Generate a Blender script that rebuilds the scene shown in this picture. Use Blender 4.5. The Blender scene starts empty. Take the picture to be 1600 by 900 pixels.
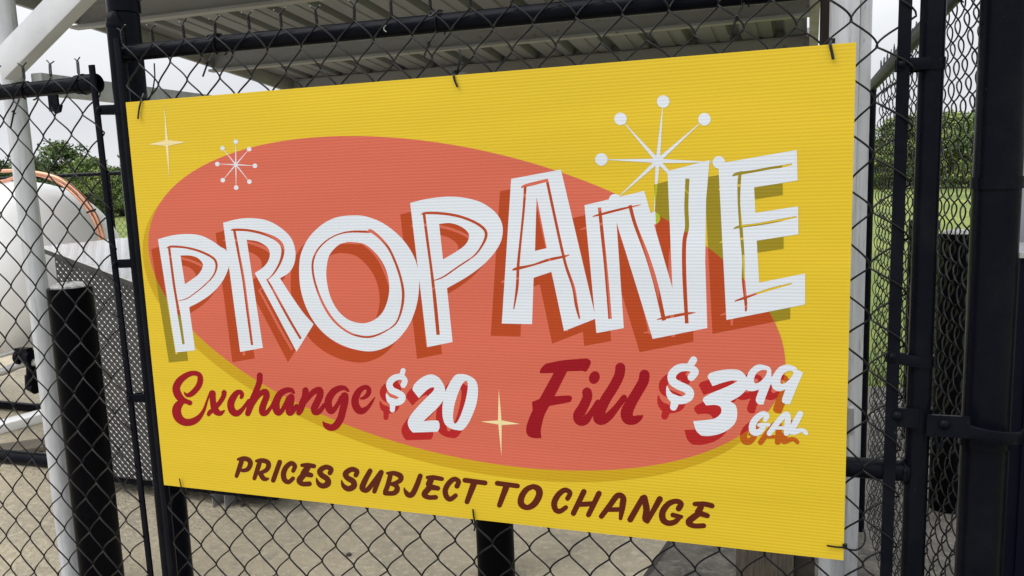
import bpy, math, random
import numpy as np
from mathutils import Vector, Matrix
from mathutils.geometry import delaunay_2d_cdt
random.seed(7)
PI = math.pi
SC = bpy.context.scene
COL = SC.collection

# ------------------------------------------------------------------ camera
F = 1214.783                                  # focal length in px of a 1600 px wide picture
CV = np.array([[0.94907245, 0.31312522, -0.0348438],
               [0.00994283, -0.14030761, -0.99005804],
               [-0.31490099, 0.93929036, -0.13627544]])   # world -> camera (x right, y down, z ahead)
CAM = np.array([1.3926, -1.4419, 1.5228])
cam_d = bpy.data.cameras.new("camera"); cam = bpy.data.objects.new("camera", cam_d)
COL.objects.link(cam); SC.camera = cam
cam_d.sensor_width = 36; cam_d.lens = F / 1600 * 36; cam_d.clip_start = .05; cam_d.clip_end = 3000
cam_d.dof.use_dof = False
cm = Matrix.Identity(4)
for i in range(3):
    cm[i][0] = CV[0][i]; cm[i][1] = -CV[1][i]; cm[i][2] = -CV[2][i]; cm[i][3] = CAM[i]
cam.matrix_world = cm

# ------------------------------------------------------------------ world, sun, exposure
SUN_EL, SUN_AZ = math.radians(50), math.radians(215)      # high, behind the camera to the left
w = bpy.data.worlds.new("World"); SC.world = w; w.use_nodes = True
nt = w.node_tree; N = nt.nodes; L = nt.links; N.clear()
out = N.new('ShaderNodeOutputWorld'); bg = N.new('ShaderNodeBackground')
sky = N.new('ShaderNodeTexSky'); sky.sky_type = 'NISHITA'; sky.sun_disc = False
sky.sun_elevation = SUN_EL; sky.sun_rotation = SUN_AZ; sky.dust_density = 4
tc = N.new('ShaderNodeTexCoord'); mp = N.new('ShaderNodeMapping'); mp.inputs['Scale'].default_value = (1, 1, 3.2)
nz = N.new('ShaderNodeTexNoise'); nz.inputs['Scale'].default_value = 2.6; nz.inputs['Detail'].default_value = 5; nz.inputs['Roughness'].default_value = .5
cr = N.new('ShaderNodeValToRGB')
cr.color_ramp.elements[0].position = .36; cr.color_ramp.elements[0].color = (7.7, 7.9, 8.3, 1)
cr.color_ramp.elements[1].position = .66; cr.color_ramp.elements[1].color = (9.1, 9.25, 9.4, 1)
mx = N.new('ShaderNodeMix'); mx.data_type = 'RGBA'; mx.inputs[0].default_value = .95
L.new(tc.outputs['Generated'], mp.inputs[0]); L.new(mp.outputs[0], nz.inputs['Vector']); L.new(nz.outputs[0], cr.inputs[0])
# an overcast sky is about three times as bright overhead as at the horizon
sz = N.new('ShaderNodeSeparateXYZ'); L.new(tc.outputs['Generated'], sz.inputs[0])
zr = N.new('ShaderNodeMapRange'); zr.inputs[1].default_value = .12; zr.inputs[2].default_value = 1; zr.inputs[3].default_value = 1; zr.inputs[4].default_value = 3.0
L.new(sz.outputs[2], zr.inputs[0])
sv = N.new('ShaderNodeVectorMath'); sv.operation = 'SCALE'; L.new(cr.outputs[0], sv.inputs[0]); L.new(zr.outputs[0], sv.inputs['Scale'])
L.new(sky.outputs[0], mx.inputs[6]); L.new(sv.outputs[0], mx.inputs[7]); L.new(mx.outputs[2], bg.inputs[0])
bg.inputs[1].default_value = .078; L.new(bg.outputs[0], out.inputs[0])
sd = bpy.data.lights.new("sun", 'SUN'); so = bpy.data.objects.new("sun", sd); COL.objects.link(so)
sd.energy = 1.3; sd.angle = math.radians(40); sd.color = (1, .975, .94)
dirv = Vector((math.sin(SUN_AZ) * math.cos(SUN_EL), math.cos(SUN_AZ) * math.cos(SUN_EL), math.sin(SUN_EL)))
so.rotation_euler = dirv.to_track_quat('Z', 'Y').to_euler()
SC.view_settings.view_transform = 'Standard'; SC.view_settings.look = 'None'
SC.view_settings.exposure = 0.36; SC.view_settings.gamma = 1

# ------------------------------------------------------------------ picture helpers: a pixel of the 1600 px photo -> real point on a real plane
def ray(px, py): return CV.T @ np.array([(px - 800) / F, (py - 450) / F, 1.0])
def at(px, py, Y=None, X=None, Z=None):
    d = ray(px, py)
    t = (Y - CAM[1]) / d[1] if Y is not None else (X - CAM[0]) / d[0] if X is not None else (Z - CAM[2]) / d[2]
    return Vector(CAM + t * d)
def V(*a): return Vector(a)

# ------------------------------------------------------------------ object helpers
def tag(o, label=None, cat=None, group=None, kind=None):
    if label: o['label'] = label
    if cat: o['category'] = cat
    if group: o['group'] = group
    if kind: o['kind'] = kind
    return o
def empty(name, loc, label, cat, group=None):
    o = bpy.data.objects.new(name, None); COL.objects.link(o); o.location = loc; o.empty_display_size = .1
    return tag(o, label, cat, group)

class MB:
    def __init__(s): s.v = []; s.f = []; s.m = []
    def add(s, vs, fs, m=0):
        b = len(s.v); s.v += [tuple(v) for v in vs]; s.f += [tuple(i + b for i in f) for f in fs]; s.m += [m] * len(fs)
    def box(s, lo, hi, rz=0, piv=None, m=0):
        x0, y0, z0 = lo; x1, y1, z1 = hi
        vs = [V(x, y, z) for z in (z0, z1) for x, y in ((x0, y0), (x1, y0), (x1, y1), (x0, y1))]
        if rz:
            p = V(*(piv or ((x0 + x1) / 2, (y0 + y1) / 2, 0))); R = Matrix.Rotation(rz, 3, 'Z'); p.z = 0
            vs = [R @ (v - p) + p for v in vs]
        s.add(vs, [(0, 3, 2, 1), (4, 5, 6, 7), (0, 1, 5, 4), (1, 2, 6, 5), (2, 3, 7, 6), (3, 0, 4, 7)], m)
    def beam(s, a, b, wd, h, up=V(0, 0, 1), m=0, bev=0.0):
        a = V(*a); b = V(*b); d = (b - a).normalized(); x = d.cross(up).normalized(); u = x.cross(d).normalized()
        if bev:
            c = [(-1, -1), (1, -1), (1, 1), (-1, 1)]; prof = []
            for i, (i0, j0) in enumerate(c):
                px_, py_ = c[i - 1]; nx, ny = c[(i + 1) % 4]
                P = V(i0 * wd / 2, j0 * h / 2, 0)
                A_ = V(px_ * wd / 2, py_ * h / 2, 0) - P; B_ = V(nx * wd / 2, ny * h / 2, 0) - P
                prof += [P + A_.normalized() * bev, P + (A_.normalized() + B_.normalized()) * bev * .3, P + B_.normalized() * bev]
        else: prof = [V(-wd / 2, -h / 2, 0), V(wd / 2, -h / 2, 0), V(wd / 2, h / 2, 0), V(-wd / 2, h / 2, 0)]
        n = len(prof)
        vs = [q + x * p.x + u * p.y for q in (a, b) for p in prof]
        s.add(vs, [tuple(range(n))[::-1], tuple(range(n, 2 * n))] + [(i, (i + 1) % n, (i + 1) % n + n, i + n) for i in range(n)][::1], m)
    def tube(s, pts, r, n=10, caps=True, closed=False, m=0):
        pts = [V(*p) for p in pts]; k = len(pts)
        rs = r if isinstance(r, (list, tuple)) else [r] * k
        up = None; vs = []
        for i, p in enumerate(pts):
            if closed: d = pts[(i + 1) % k] - pts[i - 1]
            else: d = pts[min(i + 1, k - 1)] - pts[max(i - 1, 0)]
            d.normalize()
            if up is None:
                up = V(0, 0, 1) if abs(d.z) < .9 else V(0, 1, 0)
            x = d.cross(up)
            if x.length < 1e-6: x = d.cross(V(1, 0, 0))
            x.normalize(); up = x.cross(d).normalized()
            vs += [p + (x * math.cos(2 * PI * j / n) + up * math.sin(2 * PI * j / n)) * rs[i] for j in range(n)]
        fs = []
        for i in range(k if closed else k - 1):
            a = i * n; b = ((i + 1) % k) * n
            fs += [(a + j, a + (j + 1) % n, b + (j + 1) % n, b + j) for j in range(n)]
        if caps and not closed: fs += [tuple(range(n))[::-1], tuple(range((k - 1) * n, k * n))]
        s.add(vs, fs, m)
    def lathe(s, base, prof, n=32, axis=V(0, 0, 1), m=0, arc=None):
        base = V(*base); q = V(0, 0, 1).rotation_difference(V(*axis))
        vs = []
        for r, z in prof: vs += [base + q @ V(r * math.cos(2 * PI * j / n), r * math.sin(2 * PI * j / n), z) for j in range(n)]
        fs = []
        for i in range(len(prof) - 1):
            fs += [(i * n + j, i * n + (j + 1) % n, (i + 1) * n + (j + 1) % n, (i + 1) * n + j) for j in range(n)]
        if prof[0][0] > 1e-5: fs.append(tuple(range(n))[::-1])
        if prof[-1][0] > 1e-5: fs.append(tuple(range((len(prof) - 1) * n, len(prof) * n)))
        s.add(vs, fs, m)
    def prism(s, poly, d, m=0):   # poly: 3D points, d: extrusion vector
        poly = [V(*p) for p in poly]; n = len(poly); d = V(*d)
        s.add(poly + [p + d for p in poly], [tuple(range(n))[::-1], tuple(range(n, 2 * n))] + [(i, (i + 1) % n, (i + 1) % n + n, i + n) for i in range(n)], m)
    def build(s, name, mats, parent=None, smooth=True, ang=35):
        me = bpy.data.meshes.new(name); me.from_pydata(s.v, [], s.f)
        if not isinstance(mats, (list, tuple)): mats = [mats]
        for mt in mats: me.materials.append(mt)
        if len(mats) > 1: me.polygons.foreach_set('material_index', s.m)
        me.validate(); me.update()
        bm_fix(me)
        if smooth:
            me.shade_smooth()
            try: me.set_sharp_from_angle(angle=math.radians(ang))
            except Exception: pass
        o = bpy.data.objects.new(name, me); COL.objects.link(o)
        if parent:
            o.parent = parent; o.matrix_parent_inverse = Matrix.Translation(-parent.location)
        return o
import bmesh
def bm_fix(me):
    bm = bmesh.new(); bm.from_mesh(me); bmesh.ops.recalc_face_normals(bm, faces=bm.faces); bm.to_mesh(me); bm.free()

# ------------------------------------------------------------------ materials
def mat(name, col, rough=.6, metal=0, noise=None, bump=None, spec=.5, coat=0, extra=None):
    """noise = (scale, colour2, lo, hi[, vector scale]); bump = (scale, distance)"""
    m = bpy.data.materials.new(name); m.use_nodes = True; t = m.node_tree; n = t.nodes; l = t.links
    p = n['Principled BSDF']; p.inputs['Base Color'].default_value = (*col, 1); p.inputs['Roughness'].default_value = rough
    p.inputs['Metallic'].default_value = metal; p.inputs['Specular IOR Level'].default_value = spec
    p.inputs['Coat Weight'].default_value = coat
    geo = n.new('ShaderNodeNewGeometry'); last = None
    if noise:
        for k, nn in enumerate(noise if isinstance(noise, list) else [noise]):
            sc, c2, lo, hi = nn[:4]
            mpn = n.new('ShaderNodeMapping'); mpn.inputs['Scale'].default_value = nn[4] if len(nn) > 4 else (1, 1, 1)
            l.new(geo.outputs['Position'], mpn.inputs[0])
            t_ = n.new('ShaderNodeTexNoise'); t_.inputs['Scale'].default_value = sc; t_.inputs['Detail'].default_value = 6; t_.inputs['Roughness'].default_value = .6
            l.new(mpn.outputs[0], t_.inputs['Vector'])
            r = n.new('ShaderNodeMapRange'); r.inputs[1].default_value = lo; r.inputs[2].default_value = hi; l.new(t_.outputs[0], r.inputs[0])
            mm = n.new('ShaderNodeMix'); mm.data_type = 'RGBA'; l.new(r.outputs[0], mm.inputs[0])
            if last: l.new(last, mm.inputs[6])
            else: mm.inputs[6].default_value = (*col, 1)
            mm.inputs[7].default_value = (*c2, 1); last = mm.outputs[2]
        l.new(last, p.inputs['Base Color'])
    if bump:
        t2 = n.new('ShaderNodeTexNoise'); t2.inputs['Scale'].default_value = bump[0]; t2.inputs['Detail'].default_value = 4
        l.new(geo.outputs['Position'], t2.inputs['Vector'])
        b = n.new('ShaderNodeBump'); b.inputs['Distance'].default_value = bump[1]; l.new(t2.outputs[0], b.inputs['Height']); l.new(b.outputs[0], p.inputs['Normal'])
    return m

M_black = mat('black_coated_steel', (.0035, .004, .007), .24, noise=[(9, (.007, .008, .011), .45, .75), (120, (.035, .035, .036), .69, .78), (300, (.02, .02, .02), .66, .75)], bump=(60, .0006), spec=.05)
M_wire = mat('black_vinyl_wire', (.004, .004, .005), .30, spec=.22)
M_boll = mat('black_bollard_paint', (.002, .002, .003), .36, noise=(5, (.006, .006, .007), .5, .8, (1, 1, .15)), bump=(90, .0004), spec=.03)
M_white = mat('worn_white_paint', (.50, .51, .53), .5, noise=[(9, (.40, .41, .43), .42, .68, (6, 6, .5)), (40, (.30, .30, .31), .58, .70, (3, 3, .12)), (26, (.22, .22, .22), .66, .74, (3, 3, .5))], bump=(30, .002))
M_brace = mat('white_painted_channel', (.55, .56, .58), .45, noise=[(5, (.46, .47, .49), .45, .7), (45, (.25, .24, .22), .7, .78)], bump=(20, .002))
M_roof = mat('galvanised_roof_sheet', (.165, .168, .182), .55, 0, noise=[(2.2, (.125, .125, .132), .4, .7, (1, .5, 1)), (20, (.14, .13, .125), .6, .8)])
M_purlin = mat('dusty_purlin', (.28, .277, .282), .65, noise=[(3, (.26, .245, .235), .4, .7), (22, (.15, .11, .08), .62, .72)])
M_tank = mat('white_tank_paint', (.92, .925, .93), .38, noise=[(1.3, (.87, .87, .86), .45, .75), (25, (.45, .43, .38), .74, .82)], coat=.15)
M_copper = mat('copper_tube', (.78, .40, .26), .34, .75, noise=(14, (.55, .25, .14), .5, .75))
M_plate = mat('aluminium_tread_plate', (.10, .10, .105), .28, .8, noise=(6, (.065, .065, .067), .45, .7))  # body plate: base colour darkened to stand in for dark reflections
M_slant = mat('one_slant_aluminium', (.62, .61, .60), .3, .9)  # lighter than the body plate, used only on lozenges of one slant
M_lid = mat('skylit_tread_plate', (.78, .78, .78), .35, .8)  # same plate for the lid, sky reflection put into a lighter colour
M_conc = mat('concrete_slab', (.40, .345, .245), .9, noise=[(1.4, (.30, .265, .195), .42, .62), (28, (.50, .44, .33), .5, .72), (9, (.26, .235, .185), .56, .72), (150, (.14, .12, .10), .58, .72), (.9, (.13, .115, .10), .60, .74)], bump=(45, .012))
M_ccap = mat('rough_concrete_cap', (.42, .42, .40), .9, noise=(40, (.25, .25, .24), .45, .65), bump=(45, .01))
M_grass = mat('field_grass', (.125, .175, .022), .9, noise=[(.35, (.22, .255, .045), .4, .62), (.10, (.09, .135, .018), .45, .6), (6, (.085, .12, .018), .5, .75), (45, (.25, .29, .08), .56, .75)], bump=(20, .05))
M_leaf = [mat('leaf_dark', (.075, .115, .035), .6, noise=(.5, (.055, .09, .028), .4, .6), spec=.25),
          mat('leaf_mid', (.17, .235, .06), .6, noise=(.5, (.13, .19, .05), .4, .6), spec=.25),
          mat('leaf_light', (.28, .34, .10), .6, noise=(.5, (.22, .28, .08), .4, .6), spec=.25)]
M_bark = mat('bark', (.09, .07, .05), .9, noise=(6, (.05, .04, .03), .4, .6, (1, 1, .2)), bump=(20, .03))
M_wood = mat('weathered_timber', (.12, .10, .075), .85, noise=[(14, (.07, .058, .042), .4, .62, (12, 12, .8)), (3, (.16, .135, .10), .5, .7)], bump=(60, .003))
M_brown = mat('brown_trim_steel', (.022, .013, .011), .6, noise=(8, (.014, .009, .008), .4, .7), spec=.2)
M_navy = mat('dark_painted_cabinet', (.003, .004, .010), .5, noise=(4, (.005, .006, .013), .4, .7), spec=.06)
M_wall = mat('grey_metal_siding', (.30, .31, .33), .5, .3, noise=(3, (.24, .25, .27), .4, .7))
M_steel = mat('galvanised_steel', (.42, .43, .44), .4, .6, noise=(12, (.30, .31, .32), .45, .7))
M_cut = mat('cut_wire_tip', (.45, .44, .42), .4, .8)
M_zip = mat('black_nylon', (.006, .006, .007), .3, spec=.25)
M_stone = mat('dark_pebble', (.05, .045, .04), .9, bump=(80, .01))
M_rail2 = mat('dusty_dark_rail', (.045, .046, .062), .42, noise=(12, (.07, .07, .088), .45, .7), spec=.12)
M_rake = mat('grey_rake_paint', (.40, .36, .42), .6, noise=(8, (.30, .27, .31), .45, .7), spec=.2)
M_rust = mat('rusty_steel', (.055, .042, .032), .8, noise=(20, (.03, .024, .02), .4, .6))

def print_mat(name, col, flute=.26):
    """printed ink on fluted plastic board: the flutes stand as fine raised lines"""
    m = bpy.data.materials.new(name); m.use_nodes = True; t = m.node_tree; n = t.nodes; l = t.links
    p = n['Principled BSDF']; p.inputs['Roughness'].default_value = .42; p.inputs['Specular IOR Level'].default_value = .16
    geo = n.new('ShaderNodeNewGeometry'); sx = n.new('ShaderNodeSeparateXYZ'); l.new(geo.outputs['Position'], sx.inputs[0])
    ph = n.new('ShaderNodeMath'); ph.operation = 'MULTIPLY'; ph.inputs[1].default_value = 2 * PI / .0063; l.new(sx.outputs[2], ph.inputs[0])
    si = n.new('ShaderNodeMath'); si.operation = 'SINE'; l.new(ph.outputs[0], si.inputs[0])
    nz = n.new('ShaderNodeTexNoise'); nz.inputs['Scale'].default_value = 2.2; nz.inputs['Detail'].default_value = 3
    mpn = n.new('ShaderNodeMapping'); mpn.inputs['Scale'].default_value = (.8, 1, 6); l.new(geo.outputs['Position'], mpn.inputs[0]); l.new(mpn.outputs[0], nz.inputs['Vector'])
    # flute walls show through the thin skin as faint darker lines
    a = n.new('ShaderNodeMapRange'); a.inputs[1].default_value = -1; a.inputs[2].default_value = 1; a.inputs[3].default_value = .962; a.inputs[4].default_value = 1.022; l.new(si.outputs[0], a.inputs[0])
    a2 = n.new('ShaderNodeMapRange'); a2.inputs[1].default_value = .3; a2.inputs[2].default_value = .7; a2.inputs[3].default_value = .96; a2.inputs[4].default_value = 1.04; l.new(nz.outputs[0], a2.inputs[0])
    mu = n.new('ShaderNodeMath'); mu.operation = 'MULTIPLY'; l.new(a.outputs[0], mu.inputs[0]); l.new(a2.outputs[0], mu.inputs[1])
    vm = n.new('ShaderNodeVectorMath'); vm.operation = 'SCALE'; vm.inputs[0].default_value = col; l.new(mu.outputs[0], vm.inputs['Scale'])
    l.new(vm.outputs[0], p.inputs['Base Color'])
    b = n.new('ShaderNodeBump'); b.inputs['Strength'].default_value = flute; b.inputs['Distance'].default_value = .0003; l.new(si.outputs[0], b.inputs['Height'])
    l.new(b.outputs[0], p.inputs['Normal'])
    return m

# ------------------------------------------------------------------ ground
mb = MB(); mb.add([(-900, -900, -.02), (900, -900, -.02), (900, 900, -.02), (-900, 900, -.02)], [(0, 1, 2, 3)])
tag(mb.build('grass_field', M_grass, smooth=False), kind='structure')
mb = MB()
PX0, PX1, PY0, PY1 = -12, 2.62, -1.9, 4.4
mb.add([(PX0, PY0, 0), (1.0, PY0, 0), (PX1, PY0, 0), (PX1, PY1, 0), (1.0, PY1, 0), (1.0, 9, 0), (PX0, 9, 0)], [(0, 1, 4, 5, 6), (1, 2, 3, 4)])
mb.add([(1.0, PY1, 0), (PX1, PY1, 0), (PX1, PY1, -.1), (1.0, PY1, -.1)], [(0, 1, 2, 3)])
mb.add([(PX1, PY0, 0), (PX1, PY1, 0), (PX1, PY1, -.1), (PX1, PY0, -.1)], [(0, 1, 2, 3)])
mb.build('concrete_pad', M_conc, smooth=False)['kind'] = 'structure'
mb = MB(); mb.add([(-30, -25, -.008), (30, -25, -.008), (30, PY0 + .5, -.008), (-30, PY0 + .5, -.008)], [(0, 1, 2, 3)])
mb.build('unseen_lot', mat('lot_concrete', (.30, .275, .24), .9, noise=(1.2, (.24, .22, .19), .4, .6)), smooth=False)['kind'] = 'structure'  # unseen paving, added so less green grass light reaches the roof
# control joint filled dark
mb = MB(); a = at(1040, 856, Z=.004); b = at(1006, 905, Z=.004); d = (b - a); a = a - d * 3; b = b + d * 6; nrm = V(-d.y, d.x, 0).normalized() * .009
mb.add([a - nrm, b - nrm, b + nrm, a + nrm], [(0, 1, 2, 3)])
m2 = MB(); e = (b - a).normalized(); far = a - e * 0; 
P_ = lambda t: a + e * t
tt = [(y_ - a.y) / e.y for y_ in (PY1 - .01, PY0 + .01)]
q0, q1 = P_(tt[0]), P_(tt[1])
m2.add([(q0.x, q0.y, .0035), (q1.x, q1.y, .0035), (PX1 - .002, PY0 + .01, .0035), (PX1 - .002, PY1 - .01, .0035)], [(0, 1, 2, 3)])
M_conc2 = mat('mottled_dark_concrete', (.11, .098, .078), .75, noise=[(5, (.045, .04, .032), .4, .58), (1.3, (.20, .175, .13), .56, .66), (40, (.17, .155, .13), .5, .72)], bump=(50, .006))  # darker, mottled concrete colour right of the joint
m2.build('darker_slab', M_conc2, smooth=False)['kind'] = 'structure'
a.z = b.z = .0075
mb = MB(); e_ = nrm; mb.add([P_(tt[0]) - e_, P_(tt[1]) - e_, P_(tt[1]) + e_, P_(tt[0]) + e_], [(0, 1, 2, 3)])
for k_ in range(len(mb.v)): mb.v[k_] = (mb.v[k_][0], mb.v[k_][1], .0075)
mb.build('pavement_joint', mat('joint_filler', (.035, .03, .026), .9), smooth=False)['kind'] = 'structure'

# ------------------------------------------------------------------ chain link
P2 = .04214; PH = .0914; WR = .00185
def link_mesh(mb, org, ux, nrm, length, ztop, zbot, phase0=0, thick=.0048, twist=True, n=6, seg=16, tipmb=None, r=WR, jit=.0017, xend=None, xstart=None):
    """org: point of the first column (z ignored), ux: unit along the fence, nrm: unit normal towards viewer"""
    rnd = random.Random(int(org[0] * 1000) + 5)
    ncol = int(length / P2)
    T = thick
    offs = {}
    def off(c, k):
        if (c, k) not in offs: offs[(c, k)] = (rnd.gauss(0, jit), rnd.gauss(0, jit))
        return offs[(c, k)]
    nper = int(math.ceil((ztop - zbot) / PH * 2))
    for c in range(ncol):
        # wire c lives between column c (x=c*P2) and c+1; it starts at the even column at ztop
        start_even = (c + phase0) % 2 == 0
        side = 0 if start_even else 1          # 0: at column c, 1: at column c+1
        pts = []
        for k in range(nper + 1):
            z = ztop - k * PH / 2
            if z < zbot: break
            cc = c if side == 0 else c + 1
            ox, oz = off(cc, round((ztop - z) / PH * 2))
            ex = (-1 if side == 0 else 1) * .0012
            X_ = cc * P2 + ex + ox
            if xend is not None and cc == ncol: X_ = xend - org.x - (ztop - z) * .002
            pts.append((X_, z + oz, side)); side = 1 - side
        res = []
        for k in range(len(pts) - 1):
            (x0, z0, s0), (x1, z1, s1) = pts[k], pts[k + 1]
            sgn = 1 if s0 == 0 else -1         # legs going right pass in front, legs going left behind
            for j in range(seg // 2):
                u = j / (seg // 2)
                uu = .12 * u + .66 * math.sin(PI * u / 2) + .22 * (1 - math.cos(PI * u)) / 2
                bow = math.sin(PI * min(1, u)) if not (xend is not None and c == ncol - 1) else min(1, math.sin(PI * u) * 2.2)
                x = x0 + (x1 - x0) * uu
                z = z0 + (z1 - z0) * u
                yn = sgn * T * (abs(bow) ** .7) * (1.3 if xend is not None and c == ncol - 1 else 1)
                res.append(org + ux * x + nrm * yn + V(0, 0, z - org.z))
        x1, z1, s1 = pts[-1]; res.append(org + ux * x1 + V(0, 0, z1 - org.z))
        mb.tube(res, r, n)
    if twist:
        for c in range(ncol + 1):
            if (c + phase0) % 2: continue
            ox, oz = off(c, 0); lean = rnd.uniform(-.003, .003); L_ = .026
            for s in (0, 1):
                pts = []
                for j in range(17):
                    u = j / 16; a = PI * s + u * 2 * PI * 2.4
                    pts.append(org + ux * (c * P2 + ox + lean * u + .0025 * math.cos(a)) + nrm * (.0025 * math.sin(a)) + V(0, 0, ztop + oz + u * L_ - org.z))
                sg = 1 if s == 0 else -1
                e = pts[-1]; prong = ux * (sg * rnd.uniform(.012, .017)) + V(0, 0, rnd.uniform(.008, .014)) + nrm * rnd.uniform(-.004, .004)
                pts += [e + prong * .5, e + prong]
                mb.tube(pts, r * .82, n)
                if tipmb is not None and rnd.random() < .6: mb.tube([e + prong * .99, e + prong * 1.06], r * .8, n, m=1)

def dome_prof(r, h=None):
    h = h or r * 1.3
    return [(r * 1.08, 0), (r * 1.08, r * .35), (r, r * .42)] + [(r * math.cos(t), r * .42 + h * math.sin(t)) for t in [i * PI / 16 for i in range(1, 8)]] + [(0.0001, r * .42 + h)]

def band(mb, c, r, w_=.022, tail=None, n=28, th=.0022):
    """steel band round a vertical pipe, with an optional tail plate reaching to a point"""
    x, y, z = c
    ring = [(r, -w_ / 2), (r + th, -w_ / 2), (r + th, w_ / 2), (r, w_ / 2)]
    mb.lathe((x, y, z), [(r - .001, -w_ / 2), (r + th, -w_ / 2), (r + th, w_ / 2), (r - .001, w_ / 2)], n)

# ------------------------------------------------------------------ THE GATE (yellow sign hangs on it)
YW = .0125                       # wire plane
YP = .040; RP = .0185            # pipe centre plane and radius
gate = empty('chain_link_gate', (-.047, YP, 0), 'black chain link gate that carries the yellow sign between the two main posts', 'gate')
ZR = 1.838
mb = MB(); xs = -.047
mb.tube([(xs, YP, .06), (xs, YP, 1.915)], RP, 24); mb.build('stile', M_black, gate)
mb = MB(); mb.lathe((xs, YP, 1.905), dome_prof(RP, .03), 24); mb.build('dome_cap', M_black, gate)
mb = MB(); mb.tube([(1.643, YP, .06), (1.643, YP, ZR + .30)], .0195, 24); mb.build('stile', M_black, gate)
def weld(mb, c, r, ax):
    rnd = random.Random(3)
    pts = [V(c[0], c[1] + math.cos(a) * r, c[2] + math.sin(a) * r) + V(rnd.uniform(-.002, .002), 0, 0) for a in [i * 2 * PI / 18 for i in range(18)]]
    mb.tube(pts, [.0035 + rnd.uniform(-.001, .0015) for _ in pts], 6, closed=True)
mb = MB(); mb.tube([(xs + .01, YP, 1.846), (1.63, YP, 1.830)], RP, 24); weld(mb, (1.622, YP, 1.830), RP, 0); weld(mb, (xs + .02, YP, 1.846), RP, 0)
mb.build('top_rail', M_black, gate)
mb = MB(); mb.tube([(xs + .01, YP, .984), (1.63, YP, .984)], RP, 24); weld(mb, (1.623, YP, .984), RP + .001, 0); weld(mb, (xs + .02, YP, .984), RP, 0); mb.build('middle_rail', M_black, gate)
mb = MB(); mb.tube([(xs + .01, YP, .10), (1.63, YP, .10)], RP, 24); mb.build('bottom_rail', M_black, gate)
tips = MB(); mb = MB()
x_first = .082 - 2 * P2
link_mesh(mb, V(x_first, YW, 0), V(1, 0, 0), V(0, -1, 0), 38.5 * P2, 1.859, .11, phase0=0, tipmb=tips, xend=1.614)
mesh_o = mb.build('chain_link_mesh', [M_wire, M_cut], gate, ang=80)
# tension bars
mb = MB(); mb.beam((-.018, YW, 1.875), (-.0145, YW, .10), .006, .017, up=V(1, 0, 0), bev=.0015); mb.build('tension_bar', M_black, gate)
xb = 1.598
mb = MB(); mb.beam((xb, YW, 2.12), (xb - .003, YW, .10), .005, .020, up=V(1, 0, 0), bev=.0015); mb.build('tension_bar', M_black, gate)
def tband(z, xc, rr, xbar, dz=0, name='tension_band', y=YP, w_=.020):
    mb = MB(); band(mb, (xc, y, z), rr, w_)
    s = 1 if xbar > xc else -1
    mb.beam((xc + s * rr * .2, y - rr - .0012, z), (xbar + s * .012, YW - .0045, z + dz), .0022, w_, up=V(0, 0, 1), bev=.0006)
    mb.beam((xc + s * rr * .9, y + rr * .3, z - .001), (xbar + s * .012, YW + .006, z + dz - .001), .0022, w_, up=V(0, 0, 1), bev=.0006)
    # bolt head
    bx = xbar + s * .004
    mb.lathe((bx, YW - .0055, z + dz), [(.0055, 0), (.0055, .0025), (.003, .0045), (.0001, .005)], 12, axis=V(0, -1, 0))
    return mb
tband(1.690, 1.643, .0195, xb).build('tension_band', M_black, gate)
tband(1.188, 1.643, .0195, xb, .012).build('tension_band', M_black, gate)
for z in (1.72, 1.36, 1.03): tband(z, xs, RP, -.083).build('tension_band', M_black, gate)
# latch: hinge strap between gate stile and post
latch = MB(); zl = 1.085
band(latch, (1.643, YP, zl), .0195, .038, th=.003)
latch.box((1.592, YP - .026, zl - .012), (1.640, YP - .0205, zl + .022))
latch.box((1.652, YP - .030, zl - .024), (1.718, YP - .0245, zl + .014))
for bx, bz in ((1.605, 0.010), (1.678, -.001)): latch.lathe((bx, YP - .030, zl + bz), [(.009, 0), (.009, .003), (.005, .007), (.0001, .0085)], 16, axis=V(0, -1, 0))
latch.tube([(1.665, YP - .033, zl - .02), (1.668, YP - .036, zl - .04), (1.674, YP - .033, zl - .045), (1.678, YP - .030, zl - .03)], .003, 8)
# curved yoke passing in front of the big post
pts = []
for i in range(15):
    a = math.radians(200 + i * 10); pts.append(V(1.752 + .056 * math.cos(a), .062 + .062 * math.sin(a), zl - .008 - .0011 * i))
pts = [V(1.700, YP - .004, zl + .002)] + pts + [V(1.835, .02, zl - .035), V(1.90, .05, zl - .05)]
for i in range(len(pts) - 1): latch.beam(pts[i], pts[i + 1] + (pts[i + 1] - pts[i]) * .08, .005, .022, bev=.001)
latch.build('hinge_strap', M_black, gate, ang=45)
# wire ties on the rail
def wire_tie(x, z, yc, rr, tail, parent, lean=.01, tl=.055):
    mb = MB(); pts = []
    for i in range(16):
        a = math.radians(-70 + i * 22); pts.append(V(x + lean * i / 14, yc + (rr + .003) * math.cos(a) * -1, z + (rr + .003) * math.sin(a)))
    mb.tube(pts, .0019, 6)
    mb.tube([(x + .012, yc - .004, z + rr + .003), (x + .008, yc - .012, z + rr + .003), (x - .003, YW - .004, z + rr * .8), (x - .006, YW - .006, z + rr * .5), (x, YW - .007, z + rr * .4), (x + .006, YW - .005, z + rr * .65), (x + .013, YW - .004, z + rr * .9)], .0019, 6)
    a = V(x + .004, YW + .004, z - rr - .002); b = V(x - .008, YW - .005, z - rr - tl * .45)
    mb.tube([a, b], .0019, 6)
    mb.tube([b + V(.004, -.002, .004), b + V(-.003, -.003, .001), b + V(.003, .002, -.003), b + V(-.003, -.002, -.006)], .0019, 6)
    mb.tube([b, b + V(-.012, -.004, -tl * .5)], .0021, 6)
    o = mb.build('wire_tie', M_wire, parent); return o
p = at(343, 85, Y=YP); wire_tie(p.x, 1.842, YP, RP, 1, gate)
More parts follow.
